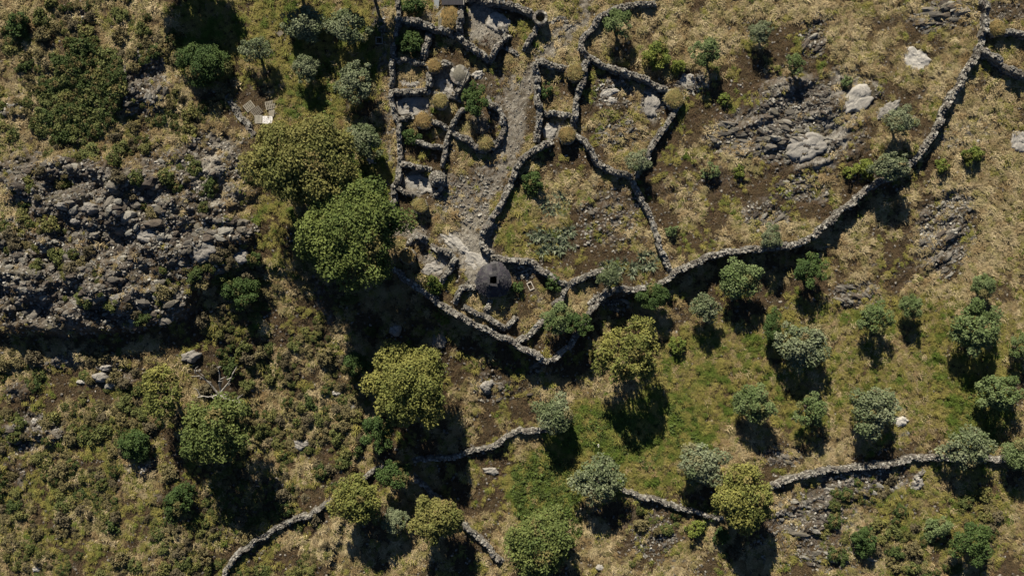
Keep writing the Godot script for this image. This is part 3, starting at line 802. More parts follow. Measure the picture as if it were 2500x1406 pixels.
func crown(rx: float, ry: float, rz: float, clumps: int, dens: float, s: float, col: Color, col2: Color, hollow := 0.5, crad := 0.3) -> ArrayMesh:
	# leaf sprays gathered in clumps over an uneven dome; everything about the dome's centre
	var v := PackedVector3Array()
	var n := PackedVector3Array()
	var c := PackedColorArray()
	var R := (rx + rz) * 0.5
	var ga := PI * (3.0 - sqrt(5.0))
	var spin := r(0, TAU)
	for k in clumps:
		var t := (k + 0.5) / clumps
		var y := 1.0 - 1.45 * t                 # from the top to a little below the middle
		var ring := sqrt(maxf(0.0, 1.0 - y * y))
		var a := spin + ga * k + r(-0.35, 0.35)
		var f := r(hollow, 0.9) * (1.0 + 0.5 * n_meso.get_noise_2d(cos(a) * 2.6 + spin * 7.0, sin(a) * 2.6 + y))
		var ctr := Vector3(cos(a) * ring * rx * f, y * ry * f * r(0.75, 1.05), sin(a) * ring * rz * f)
		var cr := R * crad * r(0.5, 1.3)
		var hue := clampf(0.5 + 1.2 * n_meso.get_noise_2d(ctr.x * 0.5 + spin * 9.0, ctr.z * 0.5) + r(-0.35, 0.35), 0.0, 1.0)
		var worn := r(0.3, 0.7) if r() < 0.08 else 0.0      # sprays turning dry
		var num := int(dens * cr * cr / (s * s)) + 6
		for q in num:
			var d := Vector3(r(-1, 1), r(-0.55, 1), r(-1, 1))
			if d.length_squared() < 0.01: continue
			d = d.normalized()
			var rad := cr * (1.0 - 0.55 * pow(r(), 2.0)) * r(0.85, 1.12)
			var col_ := col.lerp(col2, clampf(hue + r(-0.3, 0.3), 0.0, 1.0))
			col_ = col_.lerp(Color(0.17, 0.125, 0.06), worn)
			var b := r(0.8, 1.2)
			leaf_quad(v, n, c, ctr + Vector3(d.x, d.y * 0.75, d.z) * rad, d, s * r(0.7, 1.25), Color(col_.r * b, col_.g * b, col_.b * b))
	return arrays_mesh(v, n, c)

func limbs(h: float, R: float, thick: float, n_limb: int, tone: Color) -> ArrayMesh:
	var v := PackedVector3Array()
	var n := PackedVector3Array()
	var c := PackedColorArray()
	var fork := Vector3(r(-0.15, 0.15), h * 0.45, r(-0.15, 0.15))
	tube(v, n, c, Vector3(0, -0.4, 0), Vector3(0, 0.3, 0), thick * 1.5, thick * 1.1, 8, tone)
	tube(v, n, c, Vector3(0, 0.25, 0), fork, thick * 1.1, thick * 0.85, 8, tone)
	for k in n_limb:
		var a := TAU * (k + r(-0.3, 0.3)) / n_limb
		var mid := fork + Vector3(cos(a) * R * 0.35, h * r(0.2, 0.4), sin(a) * R * 0.35)
		var tip := mid + Vector3(cos(a + r(-0.5, 0.5)) * R * 0.38, h * r(0.05, 0.3), sin(a + r(-0.5, 0.5)) * R * 0.38)
		tube(v, n, c, fork, mid, thick * 0.7, thick * 0.42, 6, tone)
		tube(v, n, c, mid, tip, thick * 0.42, thick * 0.15, 5, tone)
	return arrays_mesh(v, n, c)

const LEAF := {
	"oak_yellow": [Color(0.17, 0.17, 0.05), Color(0.10, 0.118, 0.035)],
	"oak_brown": [Color(0.15, 0.145, 0.05), Color(0.10, 0.112, 0.036)],
	"oak_green": [Color(0.11, 0.14, 0.04), Color(0.058, 0.085, 0.025)],
	"oak_mid": [Color(0.115, 0.14, 0.045), Color(0.07, 0.10, 0.032)],
	"dark": [Color(0.06, 0.095, 0.03), Color(0.04, 0.07, 0.024)],
	"olive": [Color(0.165, 0.19, 0.12), Color(0.085, 0.112, 0.055)],
	"olive_green": [Color(0.125, 0.165, 0.075), Color(0.075, 0.11, 0.04)],
	"bush": [Color(0.13, 0.155, 0.035), Color(0.085, 0.12, 0.03)],
}

var protos := {}

# plan x, plan y, radius x, radius y, kind, label
const TREES := [
	[735, 390, 126, 98, "oak_brown", "broad olive-brown oak, the largest crown, below the pallets"],
	[850, 560, 118, 112, "oak_green", "big bright green tree touching the west end of the pens"],
	[1535, 866, 82, 78, "oak_yellow", "yellow-green oak with open ragged crown right of the southern point"],
	[998, 942, 96, 94, "oak_yellow", "full yellow-green oak below the long south wall"],
	[1822, 1222, 64, 78, "oak_yellow", "bright yellow oak at the end of the lower right terrace wall"],
	[385, 962, 52, 78, "oak_yellow", "sparse yellow oak left of the dead tree"],
	[515, 1062, 88, 92, "oak_mid", "thin green oak below the dead white tree"],
	[865, 1226, 60, 56, "oak_yellow", "yellow oak at the end of the long bottom-left wall"],
	[1060, 1272, 64, 56, "oak_brown", "olive-brown oak astride the broken bottom wall"],
	[1315, 1335, 84, 78, "oak_mid", "large mid-green tree at the bottom edge"],
	[868, 890, 32, 30, "dark", "small dark green tree left of the full yellow-green oak"],
	[918, 1050, 42, 48, "dark", "dark green tree below and left of the full yellow-green oak"],
	[962, 1162, 46, 38, "dark", "dark bushy tree where two broken walls meet at the bottom"],
	[966, 1275, 30, 30, "olive", "small grey-green olive between the yellow and the brown oak"],
	[735, 52, 44, 40, "olive", "olive tree at the upper left of the shaded grove"],
	[848, 62, 46, 44, "olive", "olive tree at the top of the shaded grove nearest the wooden box"],
	[620, 120, 38, 32, "olive", "olive tree at the left side of the shaded grove"],
	[742, 168, 30, 28, "olive", "small olive in the middle of the shaded grove"],
	[868, 197, 44, 42, "olive", "olive tree in the grove beside the western boundary wall"],
	[890, 342, 40, 40, "olive", "olive tree between the brown oak and the western boundary wall"],
	[1506, 50, 34, 38, "olive_green", "dark green olive inside the crooked wall near the top"],
	[1730, 122, 38, 36, "olive_green", "round olive tree standing alone in the upper field"],
	[1862, 76, 25, 25, "olive", "small pale olive near the top of the upper field"],
	[1944, 152, 24, 28, "olive_green", "small dark olive right of the upper field's middle"],
	[2200, 296, 38, 34, "olive", "olive tree near the upper part of the eastern wall"],
	[2184, 404, 46, 28, "olive", "wide grey-green bush leaning on the eastern field wall"],
	[1886, 580, 27, 26, "olive", "small olive touching the eastern field wall"],
	[1556, 396, 30, 28, "olive", "grey-green bush on the wall below the pale round hut"],
	[1975, 656, 40, 44, "dark", "deep green tree just below the eastern field wall"],
	[1810, 680, 48, 50, "olive_green", "large olive below the eastern field wall's lower part"],
	[1595, 722, 38, 30, "dark", "dark green round tree below the wall junction"],
	[1490, 674, 30, 30, "olive", "olive bush at the end of the southern pen wall"],
	[1726, 752, 38, 34, "olive", "olive tree in the dark ground right of the ragged oak"],
	[1890, 797, 22, 38, "dark", "narrow bright green tree left of a large olive"],
	[1960, 840, 58, 52, "olive", "large silvery olive in the middle of the right orchard"],
	[2140, 776, 44, 44, "olive_green", "olive tree with split crown in the right orchard"],
	[2230, 748, 28, 28, "olive_green", "small compact olive in the right orchard"],
	[2390, 797, 56, 58, "olive_green", "large olive near the right edge of the orchard"],
	[2408, 698, 27, 27, "olive_green", "small olive above the large one near the right edge"],
	[1845, 985, 48, 46, "olive_green", "leftmost olive of the lower orchard row"],
	[1986, 1000, 46, 42, "olive_green", "second olive from the left in the lower orchard row"],
	[2138, 1000, 60, 54, "olive", "broad olive beside the white rock in the lower orchard row"],
	[2446, 956, 50, 42, "olive_green", "bright olive at the right end of the lower orchard row"],
	[2502, 850, 26, 32, "olive_green", "olive cut by the right edge of the view"],
	[2370, 1096, 60, 52, "olive", "feathery olive over the lower right terrace wall"],
	[2492, 1112, 36, 38, "olive_green", "olive in the lower right corner beside the terrace wall"],
	[1356, 1012, 50, 46, "olive", "olive tree at the right end of the curving lower terrace wall"],
	[1460, 1176, 60, 62, "olive", "tall olive between the weed patch and the green meadow"],
	[1710, 1136, 60, 52, "olive", "grey-green olive left of the bright yellow oak"],
	[1362, 778, 38, 36, "olive_green", "olive in the triangular southern pen"],
	[1408, 786, 36, 30, "dark", "shaded dark bush beside the olive in the triangular pen"],
	[1156, 248, 34, 40, "dark", "dark green tree beside the round enclosure"],
	[2385, 1325, 46, 42, "dark", "dark tree in the shade of the lower right corner"],
	[415, -118, 92, 72, "dark", "tall tree beyond the top edge casting the broad shade"],
	[700, -80, 60, 44, "dark", "tree beyond the top edge shading the grove"],
	[890, -66, 60, 40, "dark", "tree beyond the top edge beside the track"],
]
const BUSHES := [
	[1000, 106, 38, 32, "dark", "dark leafy fig bush filling a walled pen"],
	[1010, 14, 32, 22, "dark", "dark bush at the top edge inside the pens"],
	[1002, 333, 26, 18, "dark", "small green shrub in the pen below the golden roof"],
	[1304, 446, 26, 28, "dark", "round dark bush alone in the teardrop field"],
	[1332, 222, 18, 18, "dark", "small dark bush in the upper cell of the block"],
	[1600, 140, 36, 34, "bush", "bright green bush in the upper field"],
	[1656, 160, 20, 16, "bush", "low yellowish bush touching the bright green one"],
	[1740, 420, 24, 22, "olive_green", "small green bush in the middle of the upper field"],
	[1805, 420, 14, 16, "bush", "tiny yellowish bush beside the small green bush of the upper field"],
	[2112, 408, 26, 24, "bush", "bright green bush left of the grey-green one at the wall"],
	[2076, 420, 20, 16, "bush", "smaller bright bush at the end of the row by the wall"],
	[2304, 406, 20, 18, "bush", "small bright bush right of the eastern wall"],
	[2372, 376, 32, 20, "bush", "wide bright bush near the right edge below the slab"],
	[1350, 690, 24, 22, "dark", "dark bush beside the white frame"],
	[1264, 702, 18, 16, "dark", "small bush between the slate hut and the white frame"],
	[1082, 776, 18, 18, "bush", "small bright bush below the long south wall"],
	[1058, 700, 22, 24, "bush", "green bush inside the western pen"],
	[500, 156, 62, 54, "dark", "wide dark green thicket at the left of the grove"],
	[330, 1086, 44, 38, "dark", "deep green bush among the heath left of the thin oak"],
	[590, 710, 44, 36, "dark", "dark bush in the shade left of the bright green tree"],
	[440, 1220, 36, 40, "dark", "dark bush among the heath below the thin oak"],
	[2110, 1320, 32, 38, "dark", "dark bush among the rocks at the lower right"],
	[2290, 1290, 34, 30, "olive_green", "grey-green bush among the rocks at the lower right"],
	[1640, 565, 16, 14, "olive_green", "small bush right of the tumbled field wall"],
	[1770, 240, 16, 15, "bush", "tiny bush right of the pale round hut"],
	[2068, 200, 16, 16, "olive_green", "tiny dark bush between the pale slabs"],
	[40, 60, 26, 34, "dark", "dark bush at the upper left corner"],
	[1700, 1290, 28, 22, "bush", "low bush left of the bright yellow oak's shadow"],
	[1760, 1310, 22, 26, "dark", "dark low bush in the bright yellow oak's shade"],
	[1655, 840, 22, 22, "bush", "low yellowish bush right of the ragged oak"],
]

func tree(q: Array) -> void:
	var kind: String = q[4]
	var big: bool = kind.begins_with("oak") or q[1] < -50
	var rx: float = q[2] * 0.05
	var rz: float = q[3] * 0.05
	var R := (rx + rz) * 0.5
	if not big:
		rx *= 1.05
		rz *= 1.05
		R *= 1.05
	var mid: float
	var ry: float
	if big:
		ry = R * 0.62 + 0.5
		mid = 2.2 + R * 0.72
		if q[1] < -50:
			mid = 5.0
	else:
		ry = R * 0.62 + 0.2
		mid = 1.25 + R * 0.62
	var at := on_ground(q[0], q[1], mid + ry * 0.35)
	var node := thing("oak_tree" if big else ("olive_tree" if kind.begins_with("olive") else "leafy_tree"), q[5], "tree", at, "trees of the hillside")
	part("trunk", limbs(mid + ry * 0.3, R * 0.9, 0.1 + R * 0.045, 6 if big else 4, Color(0.12, 0.10, 0.08)), M.bark, node)
	var cols: Array = LEAF[kind]
	var m: ArrayMesh
	var xf := Transform3D(Basis(), Vector3(0, mid, 0))
	var airy: bool = q[5].contains("ragged") or q[5].contains("sparse") or q[5].contains("thin")
	if big:
		m = crown(rx, ry, rz, int((50 + R * 20) * (0.55 if airy else 1.0)), 5.5, 0.16, cols[0], cols[1], 0.55, 0.2 if airy else 0.24)
	else:
		var key := kind + str(int(q[0]) % 7)
		if not protos.has(key):
			protos[key] = crown(2.2, 1.6, 2.2, rng.randi_range(24, 38), 6.5, 0.115, cols[0], cols[1], r(0.35, 0.55), r(0.25, 0.32))
		m = protos[key]
		xf.basis = Basis.from_scale(Vector3(rx / 2.2, ry / 1.6, rz / 2.2)) * Basis(Vector3.UP, float(int(q[0] * 7 + q[1]) % 628) / 100.0)
	part("crown", m, M.leaf, node, xf)

func bush(q: Array) -> void:
	var cols: Array = LEAF[q[4]]
	var rx: float = q[2] * 0.05
	var rz: float = q[3] * 0.05
	var ry := (rx + rz) * 0.42 + 0.15
	var at := on_ground(q[0], q[1], ry * 0.6)
	var node := thing("bush", q[5], "bush", at, "bushes")
	part("stems", limbs(ry * 0.9, (rx + rz) * 0.4, 0.06, 5, Color(0.10, 0.08, 0.06)), M.bark, node)
	part("crown", crown(rx, ry, rz, int(14 + rx * rz * 6.0), 7.0, 0.11, cols[0], cols[1], 0.45, 0.3), M.leaf, node, Transform3D(Basis(), Vector3(0, ry * 0.55, 0)))

func tuft(blades: int, spread: float, hgt: float, wide: float) -> ArrayMesh:
	var v := PackedVector3Array()
	var n := PackedVector3Array()
	var c := PackedColorArray()
	for k in blades:
		var a := r(0, TAU)
		var root := Vector3(r(-1, 1), 0, r(-1, 1)) * spread * 0.5
		var dir := Vector3(cos(a), 0, sin(a))
		var side := Vector3(-sin(a), 0, cos(a)) * wide * r(0.6, 1.3)
		var midp := root + dir * spread * r(0.2, 0.6) + Vector3(0, hgt * r(0.45, 0.9), 0)
		var tip := midp + dir * spread * r(0.3, 0.9) + Vector3(0, hgt * r(-0.35, 0.35), 0)
		var b := r(0.7, 1.3)
		var col := Color(b, b, b)
		for t in [[root - side, root + side, midp + side * 0.8], [root - side, midp + side * 0.8, midp - side * 0.8], [midp - side * 0.8, midp + side * 0.8, tip]]:
			var nn: Vector3 = (t[2] - t[0]).cross(t[1] - t[0]).normalized()
			if nn.y < 0.0:
				nn = -nn
				t = [t[0], t[2], t[1]]
			nn = (nn + Vector3(0, 0.6, 0)).normalized()
			for p in t:
				v.append(p); n.append(nn); c.append(col)
	return arrays_mesh(v, n, c)

func zone(x: float, z: float) -> int:
	var i := clampi(int((x - X0) / CELL), 0, NX - 1)
	var j := clampi(int((z - Z0) / CELL), 0, NZ - 1)
	return j * NX + i

func stone_bit(bits: PackedFloat32Array, x: float, z: float, worn := 0.0) -> void:
	var sz := 0.06 + lerpf(0.28, 0.1, worn) * pow(r(), 3.5)
	var tone := r(0.14, 0.44) + 0.08 * worn
	push(bits, Basis.from_euler(Vector3(r(-0.5, 0.5), r(0, TAU), r(-0.5, 0.5))) * Basis.from_scale(Vector3(sz * r(1, 1.7), sz * 0.7, sz)), Vector3(x, gh(x, z) + sz * 0.15, z), Color(tone, tone * 0.95, tone * 0.88))

func meadow() -> void:
	var dry := PackedFloat32Array()
	var lush := PackedFloat32Array()
	var weed := PackedFloat32Array()
	var bits := PackedFloat32Array()
	var tries := 680000
	for t in tries:
		var x := r(-76.0, 76.0)
		var z := r(-47.5, 47.5)
		var k := zone(x, z)
		if CLEAR[k]: continue
		var hard := maxf(maxf(ZA[k * 4] * 0.9, ZA[k * 4 + 1] * 0.78), ZA[k * 4 + 2] * 1.2)
		var straw := ZA[k * 4 + 3]
		var green := ZB[k * 4]
		var soil := ZB[k * 4 + 1]
		var e := n_meso.get_noise_2d(x * 0.9, z * 0.9)
		var mc := n_macro.get_noise_2d(x * 4.0, z * 4.0)
		var fi := n_fine.get_noise_2d(x * 0.9 + 31.0, z * 0.9)
		var hue := n_fine.get_noise_2d(x * 0.5 + 200.0, z * 0.5)
		if r() < hard * 1.1 + e * 0.35:
			if r() < 0.3 * hard:
				stone_bit(bits, x, z, ZA[k * 4 + 2])
			continue
		if fi + r(-0.25, 0.25) < -0.12 - green * 0.1:       # bare earth between the tussocks
			if r() < 0.12: stone_bit(bits, x, z)
			continue
		var y := gh(x, z) - 0.02
		var lush_p := clampf(green * 1.1 + e * 0.8 + 0.02, 0.0, 1.0)
		var tone := r(0.75, 1.2)
		if r() < lush_p:
			var deep := clampf(green + e * 0.8 - 0.3, 0.0, 1.0)
			var col := Color(0.215, 0.195, 0.058).lerp(Color(0.08, 0.12, 0.022), clampf(deep + hue * 1.3 + e * 0.6, 0, 1))
			col = col.lerp(Color(0.30, 0.24, 0.11), clampf(-fi * 1.5 - e * 0.8 + 0.05, 0, 0.7))
			var s := r(0.55, 1.1) * (1.0 + 1.2 * maxf(fi, 0.0))
			push(lush, Basis(Vector3.UP, r(0, TAU)) * Basis.from_scale(Vector3(s, s * r(0.6, 1.2), s)), Vector3(x, y, z), Color(col.r * tone, col.g * tone, col.b * tone))
		elif r() < 0.36 + straw * 0.5 + mc * 1.5 - soil * 0.7 + e * 0.8:
			var col := Color(0.24, 0.183, 0.095).lerp(Color(0.50, 0.42, 0.265), clampf(straw * 0.55 + mc * 0.9 + e * 1.1 + fi * 0.7 + r(-0.25, 0.25), 0, 1))
			col = col.lerp(Color(0.22, 0.145, 0.065), clampf(hue * 1.6 + mc * 0.5 - 0.25, 0, 0.6))
			col = col.lerp(Color(0.19, 0.18, 0.065), clampf(-hue * 1.8 - 0.05, 0, 0.8))
			var s := r(0.55, 1.1) * (1.0 + 1.2 * maxf(fi, 0.0))
			push(dry, Basis(Vector3.UP, r(0, TAU)) * Basis.from_scale(Vector3(s, s * r(0.5, 1.2), s)), Vector3(x, y, z), Color(col.r * tone, col.g * tone, col.b * tone))
		elif r() < 0.42:
			var col := Color(0.135, 0.092, 0.055).lerp(Color(0.085, 0.07, 0.04), r())
			var s := r(0.6, 1.3)
			push(weed, Basis(Vector3.UP, r(0, TAU)) * Basis.from_scale(Vector3(s, s * 0.8, s)), Vector3(x, y, z), Color(col.r * tone, col.g * tone, col.b * tone))
		elif r() < 0.12:
			stone_bit(bits, x, z)
	tag(many("dry_grass", M.tuft_mesh, M.grass, dry, self), "dry straw-coloured grass over the whole hillside", "grass", "", "stuff")
	tag(many("green_grass", M.lush_mesh, M.leaf, lush, self), "green and yellowing grass in the meadows and under the olives", "grass", "", "stuff")
	tag(many("dead_weeds", M.weed_mesh, M.grass, weed, self), "low brown dead weeds on bare earth", "weeds", "", "stuff")
	tag(many("loose_stones", M.bit_mesh, M.stone, bits, self), "small loose stones strewn over the ground", "stones", "", "stuff")
	print("grass ", dry.size() / 16, " ", lush.size() / 16, " ", weed.size() / 16, " bits ", bits.size() / 16)

func heath() -> void:
	# low shrubs of the western slope: the 300 largest are things of their own, the rest one mass
	var kinds := []
	var tints := [[Color(0.15, 0.15, 0.055), Color(0.095, 0.105, 0.04)], [Color(0.11, 0.125, 0.045), Color(0.065, 0.085, 0.03)], [Color(0.165, 0.145, 0.07), Color(0.11, 0.10, 0.055)], [Color(0.07, 0.095, 0.032), Color(0.045, 0.068, 0.024)], [Color(0.125, 0.11, 0.07), Color(0.085, 0.075, 0.05)]]
	var words := ["yellowish", "olive green", "straw-tipped", "dark green", "greyish brown"]
	for k in 10:
		kinds.append(crown(1.0, 0.62, 1.0, 17, 6.5, 0.1, tints[k % 5][0], tints[k % 5][1], 0.45, 0.33))
	var spots := []
	var tries := 0
	while spots.size() < 1900 and tries < 200000:
		tries += 1
		var x := r(-66.0, 66.0)
		var z := r(-38.0, 38.0)
		var k := zone(x, z)
		var s := ZB[k * 4 + 2]
		if s < 0.05 or r() > s * smoothstep(-0.12, 0.3, n_meso.get_noise_2d(x * 0.3, z * 0.3)) * 0.9: continue
		if ZA[k * 4] > 0.45 and r() < 0.88: continue
		if CLEAR[k]: continue
		var rad := lerpf(0.3, 1.2, pow(r(), 1.7)) * (1.2 if r() < 0.12 else 1.0)
		var ok := true
		for q in spots:
			if Vector2(q[0] - x, q[1] - z).length() < (q[2] + rad) * 0.56:
				ok = false
				break
		if ok: spots.append([x, z, rad])
	# the dense thicket in the upper left
	for q in [[215, 155, 75, 42, 40], [180, 235, 80, 60, 60], [160, 305, 72, 36, 40], [255, 215, 46, 66, 24]]:
		for t in q[4]:
			var a := r(0, TAU)
			var d := sqrt(r())
			var v := plan(q[0] + cos(a) * d * q[2], q[1] + sin(a) * d * q[3])
			spots.append([v.x, v.y, r(0.45, 1.3), 3])
	spots.sort_custom(func(p, q): return p[2] > q[2])
	var rest := [PackedFloat32Array(), PackedFloat32Array(), PackedFloat32Array(), PackedFloat32Array(), PackedFloat32Array()]
	var n := 0
	for q in spots:
		var kk: int = (rng.randi() % 10) if q.size() < 4 else [3, 8, 1, 3, 8, 6][rng.randi() % 6]
		var pos := Vector3(q[0], gh(q[0], q[1]) + q[2] * 0.22, q[1])
		var b := Basis(Vector3.UP, r(0, TAU)) * Basis.from_scale(Vector3(q[2] * r(0.85, 1.15), q[2] * r(0.8, 1.4), q[2]))
		n += 1
		if n <= 300:
			var where := "in the heath of the lower left slope"
			if q.size() > 3: where = "in the dense thicket at the upper left"
			elif q[0] > 25.0: where = "among the rocks at the lower right"
			elif q[0] > -32.0: where = "on the shaded brown slope below the big green tree"
			elif q[1] < -18.0: where = "in the golden grass of the upper left slope"
			elif q[1] < 5.0: where = "in the cracks of the left rock outcrop"
			elif q[1] < 14.0: where = "below the cliff of the left outcrop"
			var o := MeshInstance3D.new()
			o.name = numbered("heath_shrub")
			o.mesh = kinds[kk]
			o.material_override = M.leaf
			o.transform = Transform3D(b, pos)
			add_child(o)
			tag(o, "low %s shrub %s" % [words[kk % 5], where], "shrub", "%s shrubs %s" % [words[kk % 5], where])
		else:
			var g := r(0.75, 1.2)
			push(rest[kk % 5], b, pos, Color(g, g, g * 0.95))
	for k in 5:
		tag(many(numbered("small_heath"), kinds[k], M.leaf, rest[k], self), "mass of small %s heath cushions between the larger shrubs" % words[k], "heath", "", "stuff")
	print("shrubs ", n)

func weeds_patch() -> void:
	# broad-leaved ground cover left of the tall olive, and the low bramble below the grove
	var m := crown(0.5, 0.28, 0.5, 7, 6.0, 0.09, Color(0.07, 0.095, 0.025), Color(0.04, 0.062, 0.018), 0.4, 0.4)
	var buf := PackedFloat32Array()
	for q in [[1330, 1195, 80, 95, 420], [1470, 1060, 90, 60, 120], [1390, 1290, 60, 30, 40], [880, 440, 40, 80, 110], [770, 250, 60, 120, 60], [1600, 1060, 110, 80, 80], [2390, 1020, 70, 60, 60]]:
		for k in q[4]:
			var a := r(0, TAU)
			var d := sqrt(r())
			var v := plan(q[0] + cos(a) * d * q[2], q[1] + sin(a) * d * q[3])
			var s := r(0.7, 1.7)
			var g := r(0.6, 1.6)
			push(buf, Basis(Vector3.UP, r(0, TAU)) * Basis.from_scale(Vector3(s, s * r(0.6, 1.1), s)), Vector3(v.x, gh(v.x, v.y) + 0.05, v.y), Color(g, g, g))
	tag(many("nettle_cover", m, M.leaf, buf, self), "dense dark green leafy ground cover on damp ground", "weeds", "", "stuff")

func agaves() -> void:
	# spiky rosettes of the teardrop field
	var kinds := []
	for k in 4:
		var v := PackedVector3Array()
		var n := PackedVector3Array()
		var c := PackedColorArray()
		for b in 22:
			var a := r(0, TAU)
			var up := r(0.25, 1.2)
			var L := r(0.55, 1.0)
			var d := Vector3(cos(a) * cos(up), sin(up), sin(a) * cos(up))
			var side := Vector3(-sin(a), 0, cos(a)) * 0.06
			var col := Color(0.075, 0.10, 0.06).lerp(Color(0.19, 0.21, 0.155), pow(r(), 2.0))
			var mid := d * L * 0.5
			var tip := d * L + Vector3(0, -0.12 * L, 0)
			flat_tri(v, n, c, -side, side, mid + side, col)
			flat_tri(v, n, c, -side, mid + side, mid - side, col)
			flat_tri(v, n, c, mid - side, mid + side, tip, col)
		kinds.append(arrays_mesh(v, n, c))
	for q in [[1355, 500, 40, 28, 24, "in the north of the teardrop field's agave bed"], [1350, 585, 62, 38, 44, "in the south of the teardrop field's agave bed"], [1580, 635, 36, 26, 18, "against the tumbled wall of the teardrop field"], [1515, 655, 44, 18, 16, "right of the olive bush at the pen wall"]]:
		for k in q[4]:
			var a := r(0, TAU)
			var d := sqrt(r())
			var at := on_ground(q[0] + cos(a) * d * q[2], q[1] + sin(a) * d * q[3], 0.3)
			var o := MeshInstance3D.new()
			o.name = numbered("agave")
			o.mesh = kinds[rng.randi() % 4]
			o.material_override = M.leaf
			var s := r(0.65, 1.25)
			o.transform = Transform3D(Basis(Vector3.UP, r(0, TAU)) * Basis.from_scale(Vector3.ONE * s), at)
			add_child(o)
			tag(o, "pale spiky agave rosette %s" % q[5], "agave", "agaves %s" % q[5])

